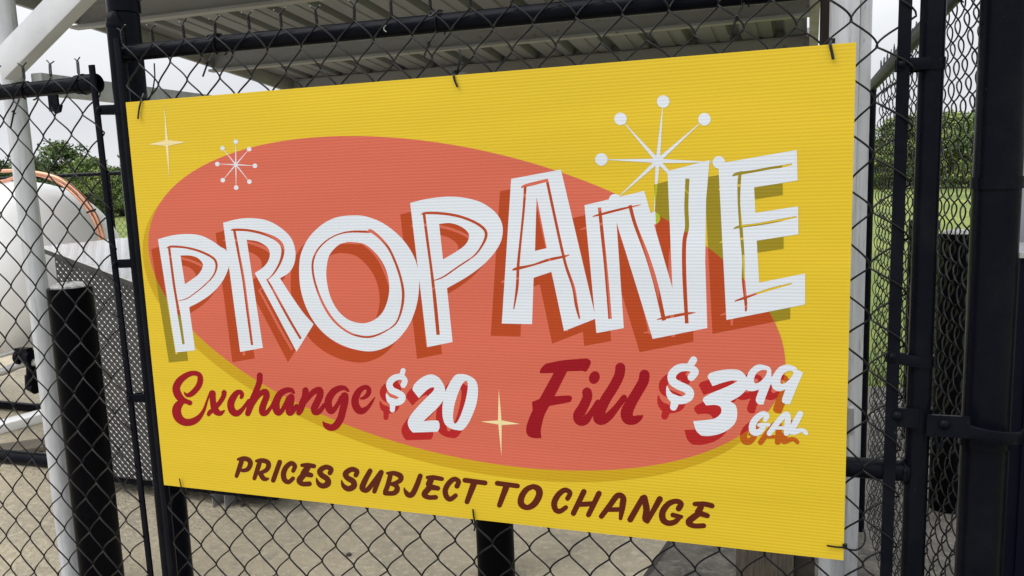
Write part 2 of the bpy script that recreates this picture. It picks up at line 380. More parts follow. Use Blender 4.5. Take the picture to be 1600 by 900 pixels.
p = at(685, 38, Y=YP); wire_tie(p.x, 1.839, YP, RP, 1, gate)
p = at(1160, -12, Y=YP); wire_tie(p.x, 1.834, YP, RP, 1, gate, tl=.06)
q_ = at(810 * .75, 40, Y=YP); mb = MB(); mb.tube([(q_.x + .003, YP - RP * .98, 1.842), (q_.x - .002, YP - RP, 1.838), (q_.x - .002, YP - RP, 1.833), (q_.x + .003, YP - RP * .98, 1.829)], .0013, 6); mb.build('paint_chip', M_ccap, gate)
# loose bent wire end above the sign's left corner
mb = MB(); mb.tube([at(241, 99, Y=YW), at(242, 120, Y=YW - .004), at(239, 140, Y=YW - .005), at(233, 156, Y=YW + .002)], .0016, 6); mb.build('loose_wire', M_wire, gate)

# ------------------------------------------------------------------ LEFT FENCE PANEL
lf = empty('fence_panel', (-.6, YP, 0), 'black chain link panel left of the sign, its top rail ending in an open cup', 'fence')
mb = MB(); mb.tube([(-2.6, YP + .005, 1.775), (-.150, YP + .005, 1.786)], RP, 24); mb.build('top_rail', M_black, lf)
mb = MB(); c0 = V(-.150, YP + .005, 1.786)
mb.lathe(c0 - V(.03, 0, 0), [(RP + .0005, 0), (RP + .004, .001), (RP + .004, .058), (RP + .002, .060), (RP - .001, .059), (RP - .001, .040), (.0001, .040)], 24, axis=V(1, 0, 0))
mb.lathe(c0 - V(.012, 0, 0), [(RP + .003, 0), (RP + .006, .001), (RP + .006, .003), (RP + .003, .004)], 24, axis=V(1, 0, .0)); mb.build('rail_end_cup', M_black, lf)
tips = MB(); mb = MB()
xl = -.103
ncl = 34
link_mesh(mb, V(xl - ncl * P2 - 0.0, YW + .004, 0), V(1, 0, 0), V(0, -1, 0), (ncl + .5) * P2, 1.806, .08, phase0=1, tipmb=tips, xend=-.086)
mo = mb.build('chain_link_mesh', [M_wire, M_cut], lf, ang=80)
mb = MB(); mb.beam((-.1000, YW + .001, 1.822), (-.0795, YW + .004, .10), .006, .016, up=V(1, 0, 0), bev=.0015); mb.build('tension_bar', M_black, lf)
mb = MB(); hx = at(90, 150, Y=YP).x; z0 = 1.775
mb.box((hx - .016, YP - .014, z0 - .048), (hx + .012, YP - .008, z0 - .010))
mb.tube([(hx - .008, YP - .012, z0 - .040), (hx + .012, YP - .020, z0 - .052), (hx + .028, YP - .024, z0 - .050), (hx + .034, YP - .024, z0 - .036)], .0042, 10); mb.build('hook', M_black, lf)
p = at(30, 135, Y=YP); wire_tie(p.x + .02, 1.782, YP + .005, RP, 1, lf, lean=.01, tl=.075)
mb = MB(); mb.tube([(-2.6, YP + .005, .10), (-.15, YP + .005, .10)], RP, 16); mb.build('bottom_rail', M_black, lf)

# ------------------------------------------------------------------ POSTS
hp = empty('gate_post', (-.097, .125, 0), 'thick black steel post just behind the left edge of the sign', 'post')
mb = MB(); R1 = .034; hx, hy = -.097, .125
mb.tube([(hx, hy, 0), (hx, hy, 1.99)], R1, 32); mb.build('pipe', M_black, hp)
mb = MB(); mb.lathe((hx, hy, 1.955), [(R1 + .001, 0), (R1 + .004, .002), (R1 + .004, .03), (R1 + .008, .034), (R1 + .008, .045)] + [((R1 + .008) * math.cos(t), .045 + .03 * math.sin(t)) for t in [i * PI / 12 for i in range(1, 6)]] + [(.0001, .075)], 32); mb.build('post_cap', M_black, hp)
for z in (.745, 1.72): 
    mb = MB(); band(mb, (hx, hy, z), R1, .022, th=.003); mb.beam((hx + R1 * .8, hy - .02, z), (xs, YP + .016, z), .004, .022, bev=.001); mb.build('tension_band', M_black, hp)

rp_ = empty('latch_post', (1.752, .062, 0), 'thickest black steel post at the right edge of the picture, ringed by two bands', 'post')
R2 = .0365
mb = MB(); mb.tube([(1.752, .062, 0), (1.752, .062, 2.35)], R2, 40); mb.build('pipe', M_black, rp_)
mb = MB(); mb.lathe((1.752, .062, 2.34), dome_prof(R2, .04), 32); mb.build('dome_cap', M_black, rp_)
for z in (1.492, 1.045): mb = MB(); band(mb, (1.752, .062, z), R2, .020, n=40, th=.003); mb.build('band', M_black, rp_)

# ------------------------------------------------------------------ SIDE FENCE running back on the right
sf = empty('side_fence', (1.77, 1.0, 0), 'black chain link fence running back from the right-hand post to a corner post', 'fence')
A = V(1.768, .15, 0); B = V(1.764, 1.945, 0); ux = (B - A).normalized(); nr = V(ux.y, -ux.x, 0)      # nr: away from the gate side
mb = MB()
zr2 = 1.842
mb.tube([A + V(0, 0, 1.905), B + V(0, -.02, zr2)], .0205, 20); mb.build('top_rail', M_rail2, sf)
mb = MB(); link_mesh(mb, A + nr * .024, ux, nr, (B - A).length - .02, 1.895, .03, thick=.0098, tipmb=True, seg=14, jit=.003)
mo = mb.build('chain_link_mesh', [M_wire, M_cut], sf, ang=80)
mb = MB(); mb.tube([B + V(0, .03, 0), B + V(0, .03, zr2 - .01)], .0175, 24); mb.build('corner_post', M_black, sf)
mb = MB(); mb.lathe(B + V(0, .03, zr2 - .02), dome_prof(.0175), 24); mb.build('dome_cap', M_black, sf)
for yy in (.35, .95): 
    q = A + ux * yy
    wire_tie(q.x, 1.89, q.y, .02, 1, sf)

# ------------------------------------------------------------------ BOLLARDS
def bollard(px, py_base, Y, r, h, label):
    b = at(px, 600, Y=Y); x, y = b.x, b.y
    t = empty('bollard', (x, y, 0), label, 'bollard', 'black steel bollards round the propane compound')
    mb = MB(); mb.lathe((x, y, 0), [(r, 0), (r, h - .003), (r - .003, h), (r - .012, h), (r - .012, h - .05)], 48); mb.build('pipe', M_boll, t)
    mb = MB(); rnd = random.Random(int(px)); n = 40; rings = [(r - .0125, -.01), (r - .014, .004), (r * .7, .012), (r * .35, .016), (.0001, .017)]
    mb.lathe((x, y, h), rings, n)
    for i, v in enumerate(mb.v): mb.v[i] = (v[0], v[1], v[2] + rnd.uniform(-.003, .003))
    mb.build('concrete_cap', M_ccap, t); return t
bollard(126, 900, .66, .0735, 1.205, 'black bollard with a grey concrete top in front of the tread plate cabinet')
bollard(764, 900, 1.22, .0725, .95, 'black bollard standing half hidden below the centre of the sign')
bollard(1486, 795, 2.31, .071, 1.235, 'black bollard with a pale concrete top seen through the side fence, nearer the thick post')
bollard(1434, 700, 3.3, .074, 1.235, 'black bollard behind the right gate stile, farther back than its neighbour')

# ------------------------------------------------------------------ CANOPY
can = empty('canopy', (0, 3, 0), 'white steel canopy with a corrugated metal roof over the tank', 'canopy')
D = V(.043, 1, -.105)              # direction of the roof ribs (falling away from the viewer)
ZC = 2.86; Y3 = 4.75
def roofz(y): return ZC - .105 * (y - .9)
def on_roof(px, py, dz=0):
    d = Vector(ray(px, py)); c = Vector(CAM); # z = ZC + dz - .105 (y-.9)
    t = (ZC + dz - .105 * (c.y - .9) - c.z) / (d.z + .105 * d.y); return c + d * t
pL = on_roof(455, 136); pR = on_roof(1268, 48)
YB = pL.y
print('roof back left', pL, 'back right', pR)
XL = pL.x - .043 * YB; XR = pR.x - .043 * pR.y      # x at y=0 of both rakes
Y0 = .35
# corrugated sheet: trapezoid ribs 0.3 m apart running along D
mb = MB(); prof = []; x = XL; pitch = .305
while x < XR - .01:
    for dx, dz in ((0, 0), (.115, 0), (.122, .008), (.138, .008), (.145, 0), (.215, 0), (.240, .050), (.280, .050), (.305, 0)):
        if dx == 0 and prof: continue
        if x + dx <= XR + .01: prof.append((x + dx, dz))
    x += pitch
n = len(prof); vs = []
YE = YB + .12
for th in (0, .0012):
    for y in (Y0, YE): vs += [V(px_ + .043 * y, y, roofz(y) + dz + .058 + th) for px_, dz in prof]
fs = [(i, i + 1, n + i + 1, n + i) for i in range(n - 1)] + [(2 * n + i, 3 * n + i, 3 * n + i + 1, 2 * n + i + 1) for i in range(n - 1)]
fs += [(i, 2 * n + i, 2 * n + i + 1, i + 1) for i in range(n - 1)] + [(n + i, n + i + 1, 3 * n + i + 1, 3 * n + i) for i in range(n - 1)]
mb.add(vs, fs); mb.build('roof_sheet', M_roof, can, smooth=False)
def purlin(y, h=.15, fl=.062, name='purlin'):
    mb = MB(); z = roofz(y) + .056; xa, xb_ = XL + .043 * y + .01, XR + .043 * y - .01; t = .004
    # C section open to the back: web, bottom flange towards the viewer
    mb.box((xa, y, z - h), (xb_, y + t, z)); mb.box((xa, y - fl, z - h), (xb_, y, z - h + t)); mb.box((xa, y - fl, z - h + t), (xb_, y - fl + t, z - h + .018)); mb.box((xa, y - fl, z - t), (xb_, y, z))
    if name == 'back_fascia': mb.box((xa, y + .004, z - .02), (xb_, y + .014, z + .062))
    return mb.build(name, M_purlin, can, smooth=False)
# places of the purlins read off the ray through their lower lips
def purl_y(px, py, h):
    return on_roof(px, py, .056 - h).y
y1 = purl_y(217, 30, .15); y2 = purl_y(600, 85, .15); y3 = YB
print('purlins', y1, y2, y3)
purlin(y1 + .06); purlin(y2 + .06); purlin(y3, .16, .05, 'back_fascia')
purlin(.95)
# rake channel down each side
for X_, s in ((XL, -1), (XR, 1)):
    mb = MB(); a = V(X_ + .043 * Y0, Y0, roofz(Y0) + .0); b = V(X_ + .043 * YE, YE, roofz(YE) + .0)
    mb.beam(a + V(-s * .012 + (.028 if s > 0 else 0), 0, 0), b + V(-s * .012 + (.028 if s > 0 else 0), 0, 0), .03 if s < 0 else .06, .11, bev=.003); mb.build('rake_channel', M_purlin if s < 0 else M_rake, can)
# columns
def column(px, py, Y, r, name='column'):
    c = at(px, py, Y=Y); mb = MB(); mb.tube([(c.x, c.y, .012), (c.x, c.y, roofz(Y) - .09)], r, 32)
    mb.box((c.x - .1, c.y - .1, 0), (c.x + .1, c.y + .1, .012)); mb.build(name, M_white, can); return c
cL = column(59, 450, .70, .0355)
cR = column(1310, 450, .94, .0385)
for px_ in (cL, cR):
    pass
mb = MB(); cc = at(1342, 450, Y=1.55); mb.beam((cc.x, cc.y, 0), (cc.x, cc.y, 2.7), .036, .036, up=V(1, 0, 0), bev=.003); mb.build('square_post', M_white, can)
mb = MB(); c1 = at(1330, 660, Y=.93); mb.box((c1.x - .012, c1.y - .03, c1.z - .03), (c1.x + .004, c1.y + .0, c1.z + .05)); mb.build('clip', M_steel, can)
# rear columns
for px_, yy in ((150, YB - .1),):
    mb = MB(); mb.tube([(XL + .3, yy, 0), (XL + .3, yy, roofz(yy) - .1)], .038, 24); 
# diagonal brace: box section rising to the right from the left column
a = at(22, 90, Y=.63); b = at(150, -42, Y=.63); dd = (b - a).normalized()
mb = MB(); mb.beam(a - dd * .06, b + dd * .45, .052, .098, up=V(0, 0, 1), bev=.004); mb.build('diagonal_brace', M_brace, can)
# strut running back from the column to the rear corner
s0 = at(58, 131, Y=.74); mb = MB(); mb.beam(s0, s0 + V(.08, 3.9, 0), .05, .075, up=V(0, 0, 1), bev=.004); mb.build('side_strut', M_white, can)
mb = MB(); q = s0 + V(.08, 3.9, 0); mb.tube([(q.x, q.y + .04, 0), (q.x, q.y + .04, roofz(q.y) - .05)], .038, 24); mb.build('column', M_white, can)
# brown end board beside the right rake
mb = MB(); e0 = at(1292, 30, Y=3.2); mb.box((e0.x - .03, 3.1, 1.9), (e0.x + .12, 3.3, 2.9)); mb.build('end_board', M_brown, can, smooth=False)

# ------------------------------------------------------------------ TANK
RT = .525; tc_ = None
dT = 4.72
def at_depth(px, py, d):
    r_ = ray(px, py); return Vector(CAM + r_ * d)
tcen = at_depth(48, 420, dT)
tank = empty('propane_tank', (tcen.x, tcen.y, 0), 'large white cylindrical gas tank with a rounded end under the canopy', 'tank')
mb = MB(); ax = V(-1, .06, 0).normalized()
prof = [(.0001, -RT)] + [(RT * math.cos(t), RT * math.sin(t)) for t in [-PI / 2 + i * PI / 36 for i in range(1, 18)]] + [(RT, 0), (RT, .035), (RT + .004, .037), (RT + .004, .06), (RT, .062), (RT, 3.6)] + [(RT * math.cos(t), 3.6 + RT * math.sin(t)) for t in [i * PI / 24 for i in range(1, 12)]] + [(.0001, 3.6 + RT)]
mb.lathe(tcen, prof, 72, axis=ax); mb.build('shell', M_tank, tank, ang=50)
for k in (1.7, 3.2):
    mb = MB(); c = tcen + ax * k; mb.box((c.x - .09, c.y - .40, 0), (c.x + .09, c.y + .40, tcen.z - .30)); mb.build('saddle', M_white, tank)
def curve_pts(pts, sub=8):
    pts = [V(*p) for p in pts]; o = []
    for i in range(len(pts) - 1):
        p0 = pts[max(i - 1, 0)]; p1 = pts[i]; p2 = pts[i + 1]; p3 = pts[min(i + 2, len(pts) - 1)]
        for j in range(sub):
            t = j / sub; o.append(.5 * ((2 * p1) + (p2 - p0) * t + (2 * p0 - 5 * p1 + 4 * p2 - p3) * t * t + (3 * p1 - p0 - 3 * p2 + p3) * t ** 3))
    return o + [pts[-1]]
Yc = tcen.y - .12
tb1 = [(-160, 300), (-60, 270), (0, 267), (45, 268), (90, 278), (122, 300), (146, 330), (156, 352), (164, 378), (170, 400)]
tb2 = [(-160, 310), (-60, 290), (0, 284), (25, 277), (52, 272), (90, 284), (119, 306), (141, 333), (151, 354), (158, 378), (163, 400)]
for tb, dy in ((tb1, 0), (tb2, .02)):
    mb = MB(); mb.tube(curve_pts([at(x, y, Y=Yc + dy) for x, y in tb]), .0098, 12); mb.build('copper_line', M_copper, tank)
mb = MB(); q = at(146, 329, Y=Yc); mb.tube([q + V(-.035, -.012, -.01), q + V(0, -.014, 0), q + V(.028, -.012, .006)], .006, 8); mb.build('line_clamp', M_zip, tank)
# valve and pipework under the head
Yv = tcen.y - .35
mb = MB(); q = at(42, 558, Y=Yv)
mb.lathe(q + V(-.06, 0, 0), [(.035, 0), (.045, .005), (.045, .03), (.03, .035), (.03, .075), (.045, .08), (.045, .11), (.03, .115)], 20, axis=V(1, 0, 0)); mb.box((q.x - .05, q.y - .03, q.z + .02), (q.x + .04, q.y + .01, q.z + .055)); mb.tube([at(49, 560, Y=Yv), at(49, 585, Y=Yv)], .026, 14); mb.tube([at(49, 585, Y=Yv), at(50, 592, Y=Yv)], .034, 14)
mb.tube([at(50, 590, Y=Yv), at(50, 604, Y=Yv), at(57, 606, Y=Yv)], .036, 14); mb.build('valve', M_black, tank)
mb = MB(); mb.tube(curve_pts([at(-60, 590, Y=Yv), at(0, 582, Y=Yv), at(28, 571, Y=Yv), at(58, 566, Y=Yv), at(110, 570, Y=Yv)]), .022, 14); mb.build('pipe', M_steel, tank)
mb = MB(); mb.tube(curve_pts([at(-50, 565, Y=Yv), at(0, 556, Y=Yv), at(35, 545, Y=Yv)]), .012, 10); mb.build('pipe', M_steel, tank)

# things lying on the slab at the left
def ground_tube(p0, p1, r, name, label, cat, m, ext=0):
    a = at(*p0, Z=r); b = at(*p1, Z=r); d = (b - a); a = a - d * ext
    o = empty(name, a, label, cat); mb = MB(); mb.tube([a, b], r, 20); mb.build('pipe', m, o)
    mb = MB(); mb.tube([b - d.normalized() * .05, b + d.normalized() * .01], r * 1.15, 20); mb.build('end_collar', m, o); return o
ground_tube((0, 632), (66, 638), .030, 'ground_pipe', 'thin black pipe lying on the slab, the farther of two beside the tank', 'pipe', M_black, .8)
ground_tube((0, 712), (110, 722), .040, 'ground_pipe', 'thicker black pipe lying on the slab at the lower left, nearer than the white beam', 'pipe', M_black, .8)
a = at(-60, 683, Z=.03); b = at(86, 644, Z=.03)
mb = MB(); mb.beam(a, b, .14, .06, bev=.004); tag(mb.build('white_beam', M_tank), 'flat white beam lying on the slab between the two black pipes', 'beam')
a = at(-60, 712, Z=.02); b = at(100, 690, Z=.02)
mb = MB(); mb.beam(a, b, .20, .03, bev=.003); tag(mb.build('timber_plank', M_wood), 'brown weathered plank lying in front of the white beam', 'plank')

# ------------------------------------------------------------------ TREAD PLATE CABINET
YCb = 1.50
cab = empty('tread_plate_cabinet', (-1.2, YCb, 0), 'sloping-lidded cabinet of shiny diamond tread plate behind the left bollard', 'cabinet')
k0 = at(84, 392, Y=YCb); k1 = at(207, 438, Y=YCb); kb = at(232, 751, Y=YCb); kr = at(432, 780, Y=YCb)
slope = (k1.z - k0.z) / (k1.x - k0.x); x0, x1, zb, dep = k0.x, kr.x, kb.z, .62
zt0 = k0.z; zt1 = k0.z + slope * (x1 - x0)
print('cabinet', x0, x1, zb, zt0, zt1)
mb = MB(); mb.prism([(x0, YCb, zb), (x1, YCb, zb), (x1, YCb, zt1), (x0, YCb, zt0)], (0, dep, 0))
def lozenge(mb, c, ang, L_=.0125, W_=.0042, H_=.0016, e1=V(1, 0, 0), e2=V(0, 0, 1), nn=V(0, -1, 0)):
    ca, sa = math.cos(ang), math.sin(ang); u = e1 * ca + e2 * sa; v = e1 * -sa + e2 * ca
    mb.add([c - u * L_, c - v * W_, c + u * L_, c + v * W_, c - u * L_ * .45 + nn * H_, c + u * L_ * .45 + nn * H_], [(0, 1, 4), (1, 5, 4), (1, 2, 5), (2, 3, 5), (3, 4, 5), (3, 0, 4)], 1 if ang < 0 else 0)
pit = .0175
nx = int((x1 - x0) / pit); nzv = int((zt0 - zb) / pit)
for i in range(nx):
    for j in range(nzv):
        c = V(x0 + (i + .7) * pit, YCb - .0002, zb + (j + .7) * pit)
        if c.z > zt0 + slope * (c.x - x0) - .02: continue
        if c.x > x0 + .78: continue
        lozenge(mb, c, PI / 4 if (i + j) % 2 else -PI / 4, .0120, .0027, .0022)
mb.build('body', [M_plate, M_slant], cab, smooth=False)
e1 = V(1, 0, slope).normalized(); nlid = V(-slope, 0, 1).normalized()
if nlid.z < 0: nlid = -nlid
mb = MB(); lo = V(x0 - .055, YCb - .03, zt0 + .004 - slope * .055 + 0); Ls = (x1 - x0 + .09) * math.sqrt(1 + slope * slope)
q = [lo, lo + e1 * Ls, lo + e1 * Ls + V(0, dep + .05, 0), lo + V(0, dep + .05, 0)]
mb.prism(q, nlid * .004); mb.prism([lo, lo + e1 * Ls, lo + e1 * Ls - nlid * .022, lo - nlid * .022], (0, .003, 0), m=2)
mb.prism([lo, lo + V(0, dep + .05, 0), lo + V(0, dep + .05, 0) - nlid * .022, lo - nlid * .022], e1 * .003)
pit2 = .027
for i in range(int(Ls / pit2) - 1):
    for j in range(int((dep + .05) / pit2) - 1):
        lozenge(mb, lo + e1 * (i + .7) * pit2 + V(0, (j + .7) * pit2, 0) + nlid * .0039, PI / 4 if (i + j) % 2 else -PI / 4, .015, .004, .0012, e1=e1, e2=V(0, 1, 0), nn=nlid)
mb.build('lid', [M_lid, M_slant, M_plate], cab, smooth=False)
for px_, yy in ((340, 0), (340, .5)):
    lx = at(px_, 780, Y=YCb).x
    mb = MB(); t = .003
    for a_, b_ in ((0, t), (.072, .072 + t)): mb.box((lx - .036 + a_, YCb + yy + .004, 0), (lx - .036 + b_, YCb + yy + .08, zb - .036))
    mb.box((lx - .036 + t, YCb + yy + .077, 0), (lx + .036, YCb + yy + .08, zb - .036)); mb.build('leg', M_steel, cab, smooth=False)
mb = MB(); mb.box((x0 + .015, YCb + .012, zb - .035), (x1 - .01, YCb + dep - .01, zb - .001)); mb.build('underside_shade', M_black, cab, smooth=False)  # black box added to paint the shade beneath the cabinet
for yy in (0.02, .5): mb = MB(); mb.box((x0 + .02, YCb + yy, 0), (x0 + .09, YCb + yy + .06, zb)); mb.build('leg', M_steel, cab, smooth=False)

# ------------------------------------------------------------------ bits at the lower right, pebbles
mb = MB(); q = at(1200, 866, Y=1.30); q0 = q.x
mb.box((at(1150, 880, Y=1.3).x, 1.30, 0), (at(1240, 880, Y=1.3).x, 1.42, q.z + .012), rz=.0)
tag(mb.build('timber_block', M_wood), 'weathered timber block on the slab under the lower right of the sign', 'block')
mb = MB(); q = at(1256, 868, Y=1.34); mb.box((at(1241, 880, Y=1.34).x, 1.33, 0), (at(1273, 880, Y=1.34).x, 1.40, q.z))
tag(mb.build('steel_stub', M_rust), 'dark brown steel stub beside the timber block', 'stub')
def pebble(px, py, r, label, i):
    c = at(px, py, Z=0); mb = MB(); rnd = random.Random(i); n = 12
    mb.lathe((c.x, c.y, -r * .2), [(.0001, 0), (r * .8, r * .15), (r, r * .5), (r * .8, r * .9), (.0001, r * 1.15)], n)
    mb.v = [(c.x + (v[0] - c.x) * (1 + rnd.uniform(-.2, .2)), c.y + (v[1] - c.y) * (1 + rnd.uniform(-.2, .2)), v[2]) for v in mb.v]
    tag(mb.build('pebble', M_stone), label, 'pebble')
pebble(545, 868, .012, 'black pebble on the concrete below the word prices', 1)
pebble(379, 791, .012, 'small rust-dark pebble beside the cabinet leg', 2)

# ------------------------------------------------------------------ BACK FENCE
YF = 6.3
bf = empty('back_fence', (-3, YF, 0), 'black chain link fence standing behind the white tank', 'fence')
r0 = at(60, 277, Y=YF); r1 = at(195, 268, Y=YF)
mb = MB(); mb.tube([(-9, YF, r0.z), (1.7, YF, r1.z)], .024, 16); mb.build('top_rail', M_black, bf)
pp = at(168, 300, Y=YF)
for dx in (-2.6, 0, 2.6):
    mb = MB(); mb.tube([(pp.x + dx, YF + .02, 0), (pp.x + dx, YF + .02, r0.z + .04)], .036, 16); mb.build('post', M_black, bf)
mb = MB(); P2o = P2
link_mesh(mb, V(pp.x - 2.4, YF - .03, 0), V(1, 0, 0), V(0, -1, 0), 3.6, r0.z + .03, .05, n=4, seg=6, twist=False, r=.0022); mb.build('chain_link_mesh', M_wire, bf, ang=80)

# ------------------------------------------------------------------ RIGHT EDGE: dark cabinet and metal siding
YN = .40
nc = empty('dark_cabinet', (2.1, YN, 0), 'dark navy metal cabinet partly hidden behind the thick right-hand post', 'cabinet')
q = at(1592, 403, Y=YN); ql = at(1581, 650, Y=YN)
mb = MB(); mb.box((ql.x, YN, 0), (ql.x + .9, YN + .22, q.z)); mb.build('body', M_navy, nc, smooth=False)
mb = MB(); mb.box((ql.x - .004, YN - .012, q.z + .001), (ql.x + .91, YN + .23, q.z + .012)); mb.build('top', M_steel, nc, smooth=False)
mb = MB(); mb.box((ql.x + .02, YN - .006, .05), (ql.x + .44, YN - .001, q.z - .04)); mb.build('door', M_navy, nc, smooth=False)
wl = empty('metal_panel', (3, 3, 0), 'grey ribbed metal panel standing at the far right edge above the navy cabinet', 'panel')
YS = .75; xw = at(1586, 300, Y=YS).x; mb = MB()
prof = []; x = xw
while x < xw + 1.1:
    for dx, dz in ((0, 0), (.10, 0), (.115, -.02), (.145, -.02), (.16, 0)): prof.append((x + dx, YS + dz))
    x += .19
n = len(prof); mb.add([(a_, b_, 0) for a_, b_ in prof] + [(a_, b_, 1.62) for a_, b_ in prof], [(i, i + 1, n + i + 1, n + i) for i in range(n - 1)])
mb.box((xw, YS + .005, 0), (xw + 1.2, YS + .03, 1.62)); mb.build('sheet', M_wall, wl, smooth=False)

# ------------------------------------------------------------------ TREES
def make_tree(seed, H, Wd, mi):
    rnd = random.Random(seed)
    cr_ = MB(); tr = MB()
    tr.tube([(0, 0, -.3), (rnd.uniform(-.1, .1), 0, H * .25), (rnd.uniform(-.2, .2), rnd.uniform(-.2, .2), H * .6)], [.22, .17, .07], 8)
    clumps = []
    for i in range(64):
        a = rnd.uniform(0, 2 * PI); u = rnd.random(); z = H * (.08 + .80 * u)
        rad = Wd * (.35 + .65 * math.sin(PI * min(1, .22 + .78 * u))) * rnd.uniform(.35, 1)
        if u > .9: rad *= .6
        clumps.append((V(math.cos(a) * rad, math.sin(a) * rad, z), rnd.uniform(.45, 1.0) * Wd * .36, rnd.choice([0, 1, 1, 2] if mi else [0, 0, 1])))
        if i % 6 == 0: tr.tube([(0, 0, z * .6), clumps[-1][0] * .9], [.06, .02], 5)
    for c, r_, m_ in clumps:
        for k in range(170):
            d = V(rnd.gauss(0, 1), rnd.gauss(0, 1), rnd.gauss(0, 1)).normalized() * r_ * (rnd.random() ** .4)
            d.z *= .75; p = c + d; s = rnd.uniform(.06, .13)
            n_ = V(rnd.gauss(0, 1), rnd.gauss(0, 1), rnd.gauss(.6, 1)).normalized(); u_ = n_.orthogonal().normalized(); v_ = n_.cross(u_)
            th = rnd.uniform(0, PI); u2 = u_ * math.cos(th) + v_ * math.sin(th); v2 = n_.cross(u2)
            cr_.add([p - u2 * s, p - v2 * s * .6, p + u2 * s, p + v2 * s * .6], [(0, 1, 2, 3)], m_)
    return cr_, tr
protos = []
for i, (H_, W_, mi) in enumerate(((5.6, 2.5, 0), (4.9, 2.9, 1), (6.2, 2.6, 1), (4.3, 2.4, 0))):
    c_, t_ = make_tree(20 + i, H_, W_, mi)
    protos.append((c_, t_))
made = {}
TREES = []
rnd = random.Random(11)
for px_ in range(-80, 330, 44): TREES.append((px_ + rnd.uniform(-9, 9), rnd.uniform(50, 62), rnd.choice((0, 3, 0, 1)), 'left'))
for px_ in range(1340, 1680, 46): TREES.append((px_ + rnd.uniform(-9, 9), rnd.uniform(52, 64), rnd.choice((2, 1, 2, 0)), 'right'))
TREES.sort()
nl = sum(1 for t in TREES if t[3] == 'left')
words = ['first', 'second', 'third', 'fourth', 'fifth', 'sixth', 'seventh', 'eighth', 'ninth', 'tenth', 'eleventh', 'twelfth']
cntr = {'left': 0, 'right': 0}
for px_, d_, k, side in TREES:
    q = at_depth(px_, 300, d_ / 1.0)
    idx = cntr[side]; cntr[side] += 1
    kind = ['dark narrow', 'low broad bright', 'tall bright', 'low dark'][k]
    where = 'beyond the tank' if side == 'left' else 'beyond the side fence'
    lab = '%s leafy tree %s, %s from the left of that row' % (kind, where, words[idx])
    if k not in made:
        t = empty('field_tree', (0, 0, 0), lab, 'tree')
        t['group'] = 'trees along the edge of the field'
        c_, t_ = protos[k]
        co = c_.build('crown', M_leaf, t, smooth=False); to = t_.build('trunk', M_bark, t)
        made[k] = (t, co, to)
    else:
        t0, co, to = made[k]; t = t0.copy(); COL.objects.link(t); t['label'] = lab
        for ch in (co, to):
            c2 = ch.copy(); COL.objects.link(c2); c2.parent = t
    t.location = (q.x, q.y, -.02); t.rotation_euler = (0, 0, rnd.uniform(0, 6.28)); s = rnd.uniform(.85, 1.12); t.scale = (s * 1.1, s * 1.1, s)
# far hedge line behind
mb = MB(); rnd = random.Random(5)
for side, (a0, a1) in {'l': (-260, 420), 'r': (1250, 1800)}.items():
    for i in range(9000):
        px_ = rnd.uniform(a0, a1); q = at_depth(px_, 300, rnd.uniform(64, 72)); hh = 3.3 + .8 * math.sin(px_ * .05) + .5 * math.sin(px_ * .13)
        p = V(q.x, q.y, rnd.random() ** .8 * hh); s = rnd.uniform(.18, .36)
        n_ = V(rnd.gauss(0, 1), rnd.gauss(0, 1), rnd.gauss(.5, 1)).normalized(); u_ = n_.orthogonal().normalized(); v_ = n_.cross(u_)
        mb.add([p - u_ * s, p - v_ * s * .7, p + u_ * s, p + v_ * s * .7], [(0, 1, 2, 3)], rnd.choice((0, 0, 1)))
tag(mb.build('far_wood', M_leaf, smooth=False), 'far dark green wood closing the field behind the trees', 'wood', kind='stuff')
# grass blades past the slab at the right
mb = MB(); rnd = random.Random(9)
for i in range(9000):
    u = rnd.random(); x = rnd.uniform(1.0, 6.5); y = PY1 + .02 + rnd.random() ** 1.6 * 9
    if rnd.random() < .3: x = rnd.uniform(PX1 + .02, 6.5); y = rnd.uniform(1.8, 4.6)
    h = rnd.uniform(.05, .13); a = rnd.uniform(0, 2 * PI); wv = V(math.cos(a), math.sin(a), 0) * .004; ln = V(rnd.gauss(0, .03), rnd.gauss(0, .03), 0)
    b = V(x, y, -.02)
    if PX0 < x < PX1 + .01 and y < PY1 + .01: continue
    mb.add([b - wv, b + wv, b + wv * .5 + ln * .5 + V(0, 0, h * .6), b + ln + V(0, 0, h)], [(0, 1, 2, 3)], rnd.choice((0, 1)))
M_gb = [mat('grass_blade', (.14, .22, .04), .7), mat('pale_grass_blade', (.26, .32, .10), .7)]
tag(mb.build('grass', M_gb, smooth=False), 'bright green grass growing beyond the concrete pad', 'grass', kind='stuff')

# ================================================================== THE SIGN
SW, SH, SZ = 1.524, .909, 1.73
sign = empty('price_sign', (0, 0, SZ - SH), 'yellow corrugated plastic price sign with a coral oval, zip-tied to the gate', 'sign')
KY = (.580, .405, .022)
M_yellow = print_mat('yellow_ink', KY)
M_oval = print_mat('coral_ink', (.515, .112, .068))
M_ovsh = print_mat('mustard_ink', (.46, .285, .010))
M_wht = print_mat('white_ink', (.565, .60, .645))
M_cream = print_mat('cream_ink', (.68, .57, .30))
M_rust2 = print_mat('rust_shadow_ink', (.36, .048, .010))
M_olive = print_mat('olive_shadow_ink', (.245, .185, .010))
M_lime = print_mat('lime_overlap_ink', (.32, .38, .02))
M_red = print_mat('bright_red_ink', (.36, .014, .014))
M_orange = print_mat('orange_shadow_ink', (.40, .085, .006))
M_drk = print_mat('dark_red_ink', (.245, .003, .009))
M_brn = print_mat('brown_ink', (.085, .012, .004))

